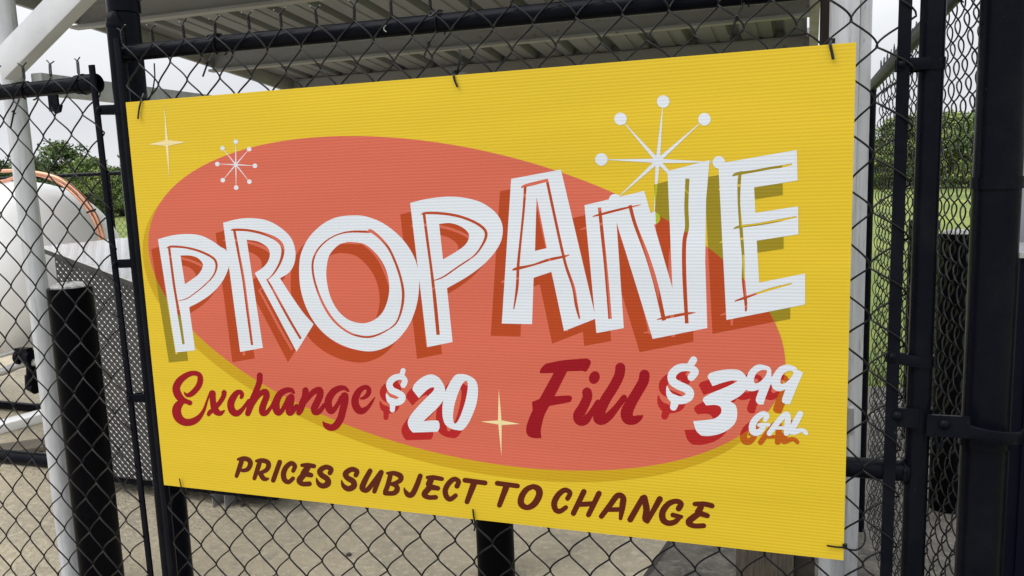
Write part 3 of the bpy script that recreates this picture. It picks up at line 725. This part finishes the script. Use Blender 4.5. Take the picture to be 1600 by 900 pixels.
mb = MB(); mb.box((0, .0006, SZ - SH), (SW, .0046, SZ))
mb.m = [0 if all(abs(mb.v[i][1] - .0006) < 1e-5 for i in f) else 1 for f in mb.f]
board = mb.build('board', [M_yellow, mat('pale_plastic_core', (.72, .64, .34), .5)], sign, smooth=False)

SHAPES = []    # dict(kind, cat, poly(px of the photo), box)
def smooth_poly(pts):
    """pts: list of (x, y, corner)"""
    n = len(pts); out_ = []
    for i in range(n):
        p0, p1, p2, p3 = pts[i - 1], pts[i], pts[(i + 1) % n], pts[(i + 2) % n]
        if p1[2] and p2[2]: out_.append((p1[0], p1[1])); continue
        a = np.array(p1[:2]); b = np.array(p2[:2]); L_ = np.linalg.norm(b - a)
        m1 = (b - np.array(p0[:2])) * .5 if not p1[2] else (b - a) * .6
        m2 = (np.array(p3[:2]) - a) * .5 if not p2[2] else (b - a) * .6
        for m_ in (m1, m2):
            l_ = np.linalg.norm(m_)
            if l_ > 1.3 * L_: m_ *= 1.3 * L_ / l_
        k = 6
        for j in range(k):
            t = j / k; h00 = 2 * t ** 3 - 3 * t * t + 1; h10 = t ** 3 - 2 * t * t + t; h01 = -2 * t ** 3 + 3 * t * t; h11 = t ** 3 - t * t
            q = a * h00 + m1 * h10 + b * h01 + m2 * h11; out_.append((q[0], q[1]))
    return out_
def parse(s):
    r = []
    for tok in s.split():
        c = tok.endswith('!'); a = tok.rstrip('!').split(','); r.append((float(a[0]), float(a[1]), c))
    return r
class Crop:
    def __init__(s, ox, oy, k): s.o = (ox, oy); s.k = k
    def T(s, p): return (s.o[0] + p[0] / s.k, s.o[1] + p[1] / s.k)
    def poly(s, cat, txt, op='add'): SHAPES.append((cat, op, [s.T(p) for p in smooth_poly(parse(txt))]))
    def stroke(s, cat, txt, op='add', round_=True):
        pts = [tuple(map(float, t.split(','))) for t in txt.replace(';', ' ').split()]
        P = np.array(pts); out_ = []; n = len(P)
        for i in range(n - 1):
            p0, p1, p2, p3 = P[max(i - 1, 0)], P[i], P[i + 1], P[min(i + 2, n - 1)]
            k = 5 if n > 2 else 1
            for j in range(k):
                t = j / k; out_.append(.5 * (2 * p1 + (p2 - p0) * t + (2 * p0 - 5 * p1 + 4 * p2 - p3) * t * t + (3 * p1 - p0 - 3 * p2 + p3) * t ** 3))
        out_.append(P[-1]); Q = np.array(out_); Lf = []; Rt = []
        for i in range(len(Q)):
            d = Q[min(i + 1, len(Q) - 1)][:2] - Q[max(i - 1, 0)][:2]; d = d / (np.linalg.norm(d) + 1e-9); nn = np.array([-d[1], d[0]]) * max(Q[i][2], 1) / 2
            Lf.append(Q[i][:2] + nn); Rt.append(Q[i][:2] - nn)
        poly = list(Lf)
        if round_:
            c = Q[-1]; a0 = math.atan2(Lf[-1][1] - c[1], Lf[-1][0] - c[0])
            poly += [c[:2] + np.array([math.cos(a0 - PI * t), math.sin(a0 - PI * t)]) * c[2] / 2 for t in (.17, .34, .5, .66, .83)] if c[2] > 12 else []
        poly += Rt[::-1]
        if round_:
            c = Q[0]; a0 = math.atan2(Rt[0][1] - c[1], Rt[0][0] - c[0])
            poly += [c[:2] + np.array([math.cos(a0 - PI * t), math.sin(a0 - PI * t)]) * c[2] / 2 for t in (.17, .34, .5, .66, .83)] if c[2] > 12 else []
        SHAPES.append((cat, op, [s.T(p) for p in poly]))
    def cut(s, cat, txt): s.stroke(cat, txt, 'sub', False)
    def disc(s, cat, cx_, cy_, rx, ry=None, rot=0, n=20):
        ry = ry or rx; SHAPES.append((cat, 'add', [s.T((cx_ + rx * math.cos(a) * math.cos(rot) - ry * math.sin(a) * math.sin(rot), cy_ + rx * math.cos(a) * math.sin(rot) + ry * math.sin(a) * math.cos(rot))) for a in [2 * PI * i / n for i in range(n)]]))

# ---- oval: conic through measured points
def conic(pts, n=120):
    P = (np.array(pts, float) - [730, 470]) / 400
    A_ = np.c_[P[:, 0] ** 2, P[:, 0] * P[:, 1], P[:, 1] ** 2, P[:, 0], P[:, 1]]
    c = np.linalg.lstsq(A_, np.ones(len(P)), rcond=None)[0]
    M2 = np.array([[c[0], c[1] / 2], [c[1] / 2, c[2]]]); b = c[3:5]; cen = -np.linalg.solve(2 * M2, b)
    k = 1 + cen @ M2 @ cen; w_, v_ = np.linalg.eigh(M2 / k)
    return [tuple((cen + v_ @ np.array([math.cos(a) / math.sqrt(w_[0]), math.sin(a) / math.sqrt(w_[1])])) * 400 + [730, 470]) for a in [2 * PI * i / n for i in range(n)]]
ov = [(239, 370), (239, 392), (247, 340), (263, 308), (295, 272), (330, 249), (380, 228), (430, 216), (490, 212), (560, 212), (620, 216), (700, 228), (770, 244), (867, 266), (905, 281), (955, 299),
      (1103, 383), (1131, 405), (1205, 492), (1219, 522), (1226, 555), (1227, 570), (1165, 680), (1100, 708), (1030, 724), (980, 731), (925, 735), (850, 733), (780, 724), (700, 709), (620, 690), (540, 664), (478, 637), (440, 622), (395, 596), (350, 561), (302, 518)]
sh = [(229, 372), (229, 400), (243, 450), (262, 495), (325, 565), (390, 607), (470, 655), (535, 681), (600, 703), (680, 724), (760, 739), (840, 748), (900, 751), (960, 750), (1020, 744), (1080, 730), (1150, 700)]
SHAPES.append(('oval', 'add', conic(ov)))
ovc = conic(ov)
def conic_shift(ovc, dx, dy0, dy1): return [(x - 9 - 5 * (x - 238) / 990, y + dy0 + dy1 * (x - 238) / 990) for x, y in ovc]
SHAPES.append(('oval_shadow', 'add', conic_shift(ovc, 0, 12, 8)))

# ---- headline
H_ = 'head'
c = Crop(220, 340, 3.75)
c.poly(H_, '100,127! 180,105 270,96 350,105 415,135 465,170 500,192 518,240 515,290 480,370 420,440 350,490 283,525! 318,778! 205,790!')
c.poly(H_, '232,222! 285,222 330,235 360,265 362,290 340,330 300,362 258,390!', 'sub')
c.cut(H_, '150,180,2 175,170,12 250,174,12 330,192,13 400,222,14 435,250,14 443,290,13 425,340,9 375,395,7 300,455,6 262,477,6 220,488,3')
c.cut(H_, '165,172,14 175,250,14 195,400,14 212,500,14 222,560,18 235,640,16 250,742,14')
c = Crop(340, 320, 3.75)
c.poly(H_, '32,105! 120,83 200,78 290,92 370,135 430,195 455,270 450,340 420,395 365,430! 430,530 500,630 562,700! 462,860! 340,630 217,400! 260,372 290,340 305,300 300,262 270,232 225,212 170,205! 265,838! 132,862!')
c.cut(H_, '75,150,2 100,146,14 180,150,14 270,170,16 340,200,20 375,235,20 382,280,18 365,340,14 330,400,10 290,442,6')
c.cut(H_, '97,148,15 120,270,15 150,430,16 175,620,16 202,822,14')
c.cut(H_, '288,436,10 320,490,12 380,600,14 430,690,14 487,785,14')
c = Crop(450, 320, 3.75)
c.poly(H_, '395,62 470,72 560,110 650,180 720,270 760,370 768,480 750,600 705,710 630,800 540,848 455,858 350,835 250,785 170,710 110,610 75,500 65,390 75,290 120,195 200,115 290,72')
c.poly(H_, '375,218 450,232 520,290 570,370 592,460 588,540 560,620 515,668 460,692 400,690 340,665 285,610 245,530 225,430 228,350 245,290 290,240 330,222', 'sub')
c.cut(H_, '470,146,6 490,155,18 540,195,16 590,255,14 630,340,14 660,430,14 675,520,16 665,610,14 635,690,10 580,735,8 500,770,12 430,772,12 350,745,12 270,680,14 210,590,14 165,480,12 145,390,12 148,320,12 180,255,10 240,200,8 310,168,8 380,157,12 460,158,14 490,158,12')
c = Crop(630, 290, 3.335)
c.poly(H_, '36,90! 120,70 220,58 310,62 400,85 470,130 510,185 518,250 495,320 430,400 340,470 228,535! 257,815! 125,842!')
c.poly(H_, '187,200! 240,195 290,208 330,235 343,262 330,300 290,335 207,385!', 'sub')
c.cut(H_, '93,152,2 115,143,12 200,145,14 290,160,14 370,190,14 420,225,15 432,260,15 412,310,12 370,365,8 290,420,8 210,475,8 160,495,4')
c.cut(H_, '108,148,14 125,280,14 148,450,14 165,600,18 182,778,18')
c = Crop(770, 250, 3.217)
c.poly(H_, '92,95! 342,48! 518,797! 358,860! 295,562! 205,592! 197,825! 45,822!')
c.poly(H_, '220,185! 271,443! 212,457!', 'sub')
c.cut(H_, '143,140,5 160,130,14 220,115,17 278,100,14')
c.cut(H_, '163,132,14 155,250,12 140,400,12 128,520,14 122,640,14 105,750,6')
c.cut(H_, '272,102,14 310,280,14 345,440,14 370,540,14 405,640,16 420,730,16 436,798,8')
c.cut(H_, '98,553,6 125,545,16 200,528,10 280,502,14 350,487,12 385,477,6')
c = Crop(900, 230, 2.8136)
c.poly(H_, '37,255! 300,192! 424,620! 402,105! 587,57! 572,230! 568,500! 577,795! 337,843! 178,330! 210,795! 90,817!')
c.cut(H_, '72,305,3 110,295,10 200,272,10 285,253,4')
c.cut(H_, '103,265,15 115,380,15 130,520,15 150,755,16')
c.cut(H_, '237,255,16 260,340,15 310,470,18 350,600,20 387,762,18')
c.cut(H_, '490,138,18 485,260,18 488,350,18 476,420,18 476,560,18 487,775,16')
c.cut(H_, '355,758,3 400,748,12 480,733,12 525,727,4')
c = Crop(1090, 220, 3.0)
c.poly(H_, '97,107! 465,43! 469,186! 265,218! 271,338! 471,307! 473,438! 277,468! 289,665! 504,622! 504,767! 135,840!')
c.cut(H_, '163,165,5 185,155,15 260,143,12 340,128,12 395,120,12 442,110,8')
c.cut(H_, '168,412,5 200,402,13 280,392,12 370,376,13 465,356,7')
c.cut(H_, '173,752,5 215,738,12 280,715,10 350,693,12 442,669,7')
c.cut(H_, '204,142,6 196,180,16 194,290,12 205,430,16 215,560,12 215,650,16 226,760,14 226,800,8')

# ---- starbursts
def burst(cat, C_, cen, balls, r, w0, w1):
    cx_, cy_ = cen
    for bx, by in balls:
        d = math.hypot(bx - cx_, by - cy_); u = ((bx - cx_) / d, (by - cy_) / d); v = (-u[1], u[0])
        e = (cx_ + u[0] * (d - r), cy_ + u[1] * (d - r))
        SHAPES.append((cat, 'add', [C_.T(q) for q in ((cx_ - v[0] * w0, cy_ - v[1] * w0), (e[0] - v[0] * w1, e[1] - v[1] * w1), (e[0] + v[0] * w1, e[1] + v[1] * w1), (cx_ + v[0] * w0, cy_ + v[1] * w0))]))
        C_.disc(cat, bx, by, r)
    C_.disc(cat, cx_, cy_, w0 * 1.6)
burst('burst_big', Crop(900, 130, 3.9115), (500, 475), [(533, 112), (272, 218), (785, 220), (155, 466), (873, 484), (238, 715), (476, 825), (745, 735)], 38.5, 13, 1.8)
burst('burst_small', Crop(320, 210, 9.0), (435, 425), [(435, 103), (622, 207), (704, 441), (626, 665), (440, 748), (252, 644), (175, 416), (249, 195)], 32, 9, 2.5)
c = Crop(225, 160, 6.93); c.poly('spark_top', '218,20! 262,430! 276,840! 232,450!'); c.poly('spark_top', '45,455! 245,406! 452,430! 255,472!')
c = Crop(745, 600, 7.5); c.poly('spark_low', '257,60! 290,440! 288,840! 248,440!'); c.poly('spark_low', '48,440! 285,424! 502,468! 290,482!')

# ---- Exchange
X_ = 'exch'; c = Crop(260, 570, 8.182)
for t in ('222,345,8 255,385,45 305,380,66 365,330,74 415,260,75 432,190,74 420,132,64 370,108,62 310,112,66 235,148,78 160,215,92 124,300,98 150,390,100 205,450,84 262,470,62 298,487,66',
          '205,465,70 150,520,105 128,590,115 150,670,112 210,725,98 290,737,90 370,708,84 430,655,62 480,575,42 512,480,30 540,400,26 565,355,36',
          '585,368,90 592,450,78 605,535,84 640,600,86 685,622,64 718,603,40 745,580,12', '736,354,66 730,400,62 690,470,60 640,530,62 590,580,60 555,607,58 538,635,48',
          '955,418,44 966,385,52 948,352,58 905,355,68 862,405,84 826,475,92 824,545,90 852,602,90 900,620,84 950,590,62 1000,530,46 1050,455,40',
          '1193,135,76 1188,220,78 1150,330,80 1105,440,86 1065,550,82 1040,622,74', '1100,520,40 1150,430,56 1200,370,70 1262,345,80 1280,400,84 1250,480,84 1225,560,88 1235,615,86 1280,610,62 1330,550,46 1392,460,40'):
    c.stroke(X_, t)
c = Crop(420, 570, 7.5)
for t in ('-10,555,30 30,490,42 60,440,50', '290,325,36 262,298,56 200,300,68 130,345,82 88,430,88 84,510,90 110,560,78 150,540,58 190,470,52 232,390,60', '262,378,80 255,440,86 240,520,88 245,560,82 285,540,62 325,480,50',
          '430,300,76 425,370,80 395,450,84 367,530,80 352,562,66', '400,470,50 450,400,60 520,322,70 592,297,80 600,360,82 565,440,84 535,510,88 545,555,78 592,548,62 650,470,50',
          '928,305,34 885,272,54 810,282,74 740,335,86 697,420,88 702,500,88 730,545,74 768,520,60 812,455,52 852,385,60', '888,365,92 890,430,88 865,540,86 840,630,86 790,710,88 730,737,80 670,712,66 636,672,20',
          '1080,395,28 1122,383,46 1165,340,58 1172,290,58 1146,265,56 1100,272,60 1048,320,78 1013,400,88 1015,470,90 1050,528,90 1100,540,76 1160,500,50 1205,440,34 1240,385,16'):
    c.stroke(X_, t)
# ---- $20
c = Crop(580, 560, 6.428); T_ = 'twenty'
c.stroke(T_, '322,268,58 338,225,56 312,190,58 270,185,62 212,210,66 182,262,66 205,318,68 262,345,66 308,378,68 303,420,68 250,442,68 195,425,66 165,390,36 152,350,8')
c.stroke(T_, '320,122,50 305,175,50'); c.stroke(T_, '216,450,58 212,518,50')
c.poly(T_, '413,315! 430,265 490,205 560,168 620,163 680,195 725,260 745,330 738,395 680,480 600,560 525,630! 660,624 683,650 685,700 665,737! 420,745! 390,715 368,660 375,610 420,540 500,450 570,380 620,330 633,300 615,290 570,310 520,355 478,398!')
c.poly(T_, '890,157 950,162 1020,195 1058,240 1072,320 1060,440 1020,560 970,660 915,720 860,720 800,705 745,665 718,590 715,490 730,390 760,300 810,210 850,165')
c.poly(T_, '955,225 970,260 965,330 945,430 910,540 870,630 840,655 825,630 822,560 840,450 880,330 920,250', 'sub')
# ---- Fill
c = Crop(810, 550, 6.0); G_ = 'fill'
c.poly(G_, '200,190 215,150 255,110! 400,80 560,65 645,62 678,90 670,130 635,183 600,178! 457,182! 340,415! 480,408 503,430 490,465 450,478! 290,507! 250,580 225,660 210,740 217,808! 150,808 95,790 72,740 85,660 133,545! 127,468! 197,440! 330,198! 215,200')
c.disc(G_, 712, 240, 50, 62, .35)
for t in ('643,378,92 645,430,92 605,520,96 565,590,104 575,640,98 625,640,86 680,575,58 745,470,50', '955,147,95 945,220,95 890,330,96 820,440,98 768,550,104 755,620,110 790,640,86 850,600,80 920,520,62 990,430,60', '1182,214,98 1170,280,100 1110,385,100 1060,470,104 1018,560,116 1030,620,118 1080,640,86 1130,620,60 1158,602,24'):
    c.stroke(G_, t)
# ---- $3.99 gal
c = Crop(1020, 550, 5.624); N_ = 'three'
c.stroke(N_, '338,222,66 372,175,66 345,148,60 300,135,66 225,145,72 172,195,74 172,252,74 220,290,74 292,322,74 325,358,74 312,400,74 250,425,68 180,408,74 140,365,46 124,300,8')
c.stroke(N_, '358,70,64 325,125,62'); c.stroke(N_, '200,430,74 182,485,62')
c.poly(N_, '480,215! 505,185 600,160 700,152 770,165 820,215 835,260 820,330 760,390 680,435! 725,465 742,530 730,610 680,670 600,715 500,738 425,735! 380,690 355,607! 450,600 540,585 590,550 603,515 590,480 545,465 470,470! 442,430 450,400 520,360 640,310 720,270 742,255 700,250 620,268 525,300!')
c.poly(N_, '825,225 850,165 900,120 950,110 1020,130 1040,155! 1045,260! 990,400! 972,460! 930,458 905,420 935,330! 870,345 820,330 810,290')
c.poly(N_, '975,157 1003,165 990,210 950,255 905,278 888,250 905,195 940,165', 'sub')
c.poly(N_, '1030,250 1085,160 1130,122 1190,112 1250,130 1270,155! 1322,182! 1270,300! 1205,460! 1160,455 1135,425 1165,330! 1110,345 1060,325 1040,280')
c.poly(N_, '1210,165 1235,180 1220,220 1180,260 1140,282 1120,265 1135,210 1170,175', 'sub')
c.stroke(N_, '988,595,40 1002,560,48 965,545,50 905,590,58 875,650,62 885,702,60 930,705,56 972,665,42'); c.stroke(N_, '935,642,34 1015,640,34')
c.stroke(N_, '1025,715,48 1080,640,50 1150,560,50 1185,560,54 1183,640,54 1175,712,52'); c.stroke(N_, '1090,668,30 1180,666,30')
c.stroke(N_, '1295,545,54 1255,620,58 1222,680,58 1235,705,52 1290,690,40 1320,688,34'); c.stroke(N_, '1335,700,40 1348,714,36')
# ---- small print
B_ = 'notice'; c = Crop(350, 700, 5.926)
for t in ('165,110,44 143,180,44 115,260,36', '130,105,26 180,97,42 230,112,46 243,150,46 220,195,42 180,208,36 155,205,30', '330,128,44 308,200,44 280,282,36', '300,120,28 350,115,42 400,130,46 412,165,46 390,205,42 340,228,34', '335,235,44 362,280,46 395,288,32 416,278,10',
          '515,130,44 455,300,44', '640,212,38 655,165,42 620,142,44 572,180,48 550,240,50 560,295,48 597,315,42 638,282,38', '722,160,34 775,160,44 832,168,42', '775,180,56 750,215,60 735,240,60', '740,235,56 805,252,44', '735,250,56 698,300,58 725,332,46 790,332,46',
          '980,232,44 990,195,46 940,177,46 888,210,52 902,250,52 955,287,52 960,330,58 915,352,50 875,330,42 852,275,8', '1220,252,44 1230,215,46 1180,198,48 1125,235,52 1140,275,52 1195,310,54 1200,355,56 1150,378,52 1105,350,40 1086,296,8',
          '1352,212,46 1305,300,52 1280,368,56 1312,392,48 1348,365,46 1455,225,48', '1455,225,48 1392,402,42'):
    c.stroke(B_, t)
c = Crop(600, 720, 5.926)
for t in ('60,125,44 36,220,46 12,285,46', '30,115,26 90,115,42 150,140,52 150,180,46 100,207,36 60,215,30', '60,215,30 110,230,44 120,268,52 88,300,46 10,300,44', '335,140,46 302,230,50 262,308,52 225,315,52 198,285,34 184,248,8',
          '402,155,34 460,155,44 535,168,40', '435,175,56 415,215,60', '420,240,56 498,255,44', '415,255,56 372,310,54 410,338,44 478,338,44', '675,235,48 690,190,44 650,170,46 602,205,50 567,270,50 577,330,50 612,356,46 662,322,42',
          '748,180,46 935,205,46', '832,210,60 768,380,46', '1048,208,46 1235,233,46', '1132,240,60 1068,412,46', '1380,237,46 1428,262,62 1436,320,62 1390,400,60 1325,433,50 1270,400,60 1275,330,58 1320,265,52 1380,237,46'):
    c.stroke(B_, t)
c = Crop(850, 740, 5.714)
for t in ('210,222,44 232,172,44 185,147,46 127,190,52 91,260,54 102,320,50 142,336,46 195,302,40', '355,162,50 262,355,48', '490,178,50 397,368,46', '320,275,46 430,270,46', '512,382,46 590,280,50 655,197,52 705,215,54 700,290,56 683,400,34', '580,322,42 690,320,42',
          '770,410,54 880,218,50', '895,215,56 915,320,60 905,400,58 920,425,42', '1033,228,56 922,428,40', '1202,312,54 1222,270,52 1180,247,46 1112,270,52 1060,340,58 1062,410,58 1110,443,50 1170,430,48 1212,388,40', '1150,370,44 1225,386,36',
          '1345,272,40 1430,272,46 1500,288,46', '1400,300,56 1375,345,60', '1380,352,54 1458,376,46', '1370,365,56 1292,430,60 1335,466,46 1425,466,46'):
    c.stroke(B_, t)

# ---- shadows: the same shapes shifted down and to the left, as printed
def shift(p, f_): dx, dy = f_(p); return (p[0] + dx, p[1] + dy)
fh = lambda p: (-10.7 - 12.6 * (p[0] - 260) / 990, 15.5 + 7.0 * (p[0] - 260) / 990)
extra = []
for cat, op, poly in SHAPES:
    f_ = {'head': fh, 'twenty': lambda p: (-10, 12.1), 'three': lambda p: (-13.8, 14)}.get(cat)
    if f_: extra.append((cat + '_sh', op, [shift(p, f_) for p in poly]))
SHAPES += extra

# ---- overlay: constrained triangulation in the sign plane, then each triangle takes its topmost ink
def plane_xy(p): q = at(p[0], p[1], Y=0.0); return (q.x, q.z)
verts2, edges2 = [], []; polys = []
for cat, op, poly in SHAPES:
    pl = [plane_xy(p) for p in poly]
    # drop near-duplicate points
    cl = [pl[0]]
    for p in pl[1:]:
        if math.hypot(p[0] - cl[-1][0], p[1] - cl[-1][1]) > 2e-4: cl.append(p)
    if math.hypot(cl[0][0] - cl[-1][0], cl[0][1] - cl[-1][1]) < 2e-4: cl.pop()
    b = len(verts2); verts2 += [Vector(p) for p in cl]; edges2 += [(b + i, b + (i + 1) % len(cl)) for i in range(len(cl))]
    polys.append((cat, op, np.array(cl)))
res = delaunay_2d_cdt(verts2, edges2, [], 0, 1e-6)
TV = np.array([(v.x, v.y) for v in res[0]]); TF = np.array([tuple(f) for f in res[2]])
CT = TV[TF].mean(axis=1)
def winding(P, Q):
    wn = np.zeros(len(Q), int); x, y = Q[:, 0], Q[:, 1]
    for i in range(len(P)):
        x0_, y0_ = P[i]; x1_, y1_ = P[(i + 1) % len(P)]
        cr_ = (x1_ - x0_) * (y - y0_) - (x - x0_) * (y1_ - y0_)
        wn += ((y0_ <= y) & (y1_ > y) & (cr_ > 0)).astype(int) - ((y0_ > y) & (y1_ <= y) & (cr_ < 0)).astype(int)
    return wn != 0
inside = {}
for cat, op, P in polys:      # a cut only bites its own letter: cuts are applied straight after the letter they follow
    cur = inside.setdefault(cat, np.zeros(len(CT), bool)); wd_ = winding(P, CT)
    inside[cat] = (cur | wd_) if op == 'add' else (cur & ~wd_)
I = inside; n = len(CT); part = np.full(n, -1); matid = np.zeros(n, int)
PARTS = ['oval_shadow', 'oval', 'headline_shadow', 'starburst', 'starburst ', 'sparkle', 'sparkle ', 'headline_lettering', 'word_exchange', 'exchange_price', 'exchange_price_shadow', 'word_fill', 'fill_price', 'fill_price_shadow', 'notice_lettering']
PM = [M_ovsh, M_oval, M_rust2, M_olive, M_lime, M_wht, M_cream, M_drk, M_red, M_orange, M_brn]
def put(mask, p, m_): part[mask] = PARTS.index(p); matid[mask] = PM.index(m_)
put(I['oval_shadow'], 'oval_shadow', M_ovsh); put(I['oval'], 'oval', M_oval)
bb, bs = I['burst_big'], I['burst_small']
put(bb, 'starburst', M_wht); put(bs, 'starburst ', M_wht); put(I['spark_top'], 'sparkle', M_cream); put(I['spark_low'], 'sparkle ', M_cream)
hs = I['head_sh']; put(hs & I['oval'], 'headline_shadow', M_rust2); put(hs & ~I['oval'], 'headline_shadow', M_olive); put(hs & bb, 'headline_shadow', M_lime)
put(I['exch'], 'word_exchange', M_drk); put(I['fill'], 'word_fill', M_drk); put(I['notice'], 'notice_lettering', M_brn)
for k_, nm in (('twenty', 'exchange_price'), ('three', 'fill_price')):
    s_ = I[k_ + '_sh']; put(s_ & I['oval'], nm + '_shadow', M_red); put(s_ & ~I['oval'], nm + '_shadow', M_orange); put(I[k_], nm, M_wht)
put(I['head'], 'headline_lettering', M_wht)
# keep inside the board
keep = (CT[:, 0] > 0) & (CT[:, 0] < SW) & (CT[:, 1] > SZ - SH) & (CT[:, 1] < SZ)
LB = {'oval_shadow': 'darker mustard shadow under the oval', 'oval': 'coral red oval', 'headline_shadow': 'rust and olive drop shadow of the headline', 'starburst': 'large white starburst with dots', 'starburst ': 'small white starburst with dots',
      'sparkle': 'cream four-pointed sparkle in the yellow corner', 'sparkle ': 'cream four-pointed sparkle on the oval', 'headline_lettering': 'white lettering PROPANE', 'word_exchange': 'dark red script Exchange', 'exchange_price': 'white price $20',
      'exchange_price_shadow': 'red shadow of the $20', 'word_fill': 'dark red script Fill', 'fill_price': 'white price $3.99 GAL.', 'fill_price_shadow': 'red and orange shadow of the $3.99 GAL.', 'notice_lettering': 'brown lettering PRICES SUBJECT TO CHANGE'}
for pi, nm in enumerate(PARTS):
    sel = np.where((part == pi) & keep)[0]
    if not len(sel): continue
    ids, inv = np.unique(TF[sel], return_inverse=True); inv = inv.reshape(-1, 3)
    me = bpy.data.meshes.new(nm.strip()); me.from_pydata([(TV[i][0], .0002, TV[i][1]) for i in ids], [], [tuple(int(q) for q in t) for t in inv])
    used = sorted(set(matid[sel].tolist()))
    for u_ in used: me.materials.append(PM[u_])
    me.polygons.foreach_set('material_index', [used.index(q) for q in matid[sel]])
    me.update()
    if me.polygons[0].normal.y > 0: me.flip_normals()
    o = bpy.data.objects.new(nm.strip(), me); COL.objects.link(o); o.parent = sign; o.matrix_parent_inverse = Matrix.Translation(-sign.location)
    o['label'] = LB[nm]
print('art triangles', len(sel), n)

# ---- zip ties
def zip_tie(px_pts, label, w_=.0042, back=None, head=True):
    pts = [V(*p) for p in px_pts]
    t = empty('zip_tie', pts[0], label, 'zip tie', 'black zip ties holding the yellow sign')
    mb = MB(); pp = curve_pts(pts, 5)
    for i in range(len(pp) - 1):
        mb.beam(pp[i], pp[i + 1] + (pp[i + 1] - pp[i]) * .15, .0014, w_, up=V(1, .02, 0) if abs((pp[i + 1] - pp[i]).normalized().x) < .7 else V(0, .02, 1), bev=.0003)
    mb.build('strap', M_zip, t)
    if back:
        mb = MB(); mb.box(V(*back) - V(.004, .003, .004), V(*back) + V(.004, .003, .004)); mb.build('head', M_zip, t)
def P(px, py, y): return at(px, py, Y=y)
zip_tie([P(215.5, 186, -.006), P(217, 172, -.004), P(220, 158.5, -.0035), P(222, 152, .006), P(224, 146, YW)], 'zip tie over the top left corner of the sign', back=P(226, 150, YW + .006))
zip_tie([P(715, 136, -.005), P(711, 127, -.004), P(708.5, 117.5, -.0035), P(708, 113, .006), P(709, 108, YW)], 'short zip tie at the middle of the sign\'s top edge', back=P(712, 113, YW + .006))
zip_tie([P(718, 77, YW - .004), P(719, 90, YW - .006), P(717, 103, YW - .004), P(714, 115, YW + .004)], 'loose zip tie tail standing above the middle of the sign\'s top edge')
zip_tie([P(1302, 93, -.006), P(1300, 83, -.005), P(1297, 69, -.0035), P(1298, 64, .006), P(1298, 59, YW)], 'wide zip tie over the top right corner of the sign', w_=.0048, back=P(1301, 64, YW + .006))
zip_tie([P(280.5, 748, -.006), P(282, 756, -.004), P(284.5, 763, -.004), P(290, 769, .008), P(296, 773, YW + .003)], 'thin curved zip tie at the bottom left corner of the sign', w_=.0028)
zip_tie([P(739, 796, -.004), P(740, 806, -.004), P(742, 817, -.0035), P(742, 824, .006), P(741, 829, YW)], 'upright zip tie at the middle of the sign\'s bottom edge', w_=.0036)
zip_tie([P(1292, 852.5, -.008), P(1305, 854.5, -.005), P(1317, 855.5, -.0035), P(1327, 858.5, .000), P(1339, 859, .004), P(1349, 851, .008), P(1352, 838, .012), P(1349, 827, YW + .004)], 'looped zip tie at the bottom right corner of the sign', w_=.0032, back=P(1320, 853, .000))
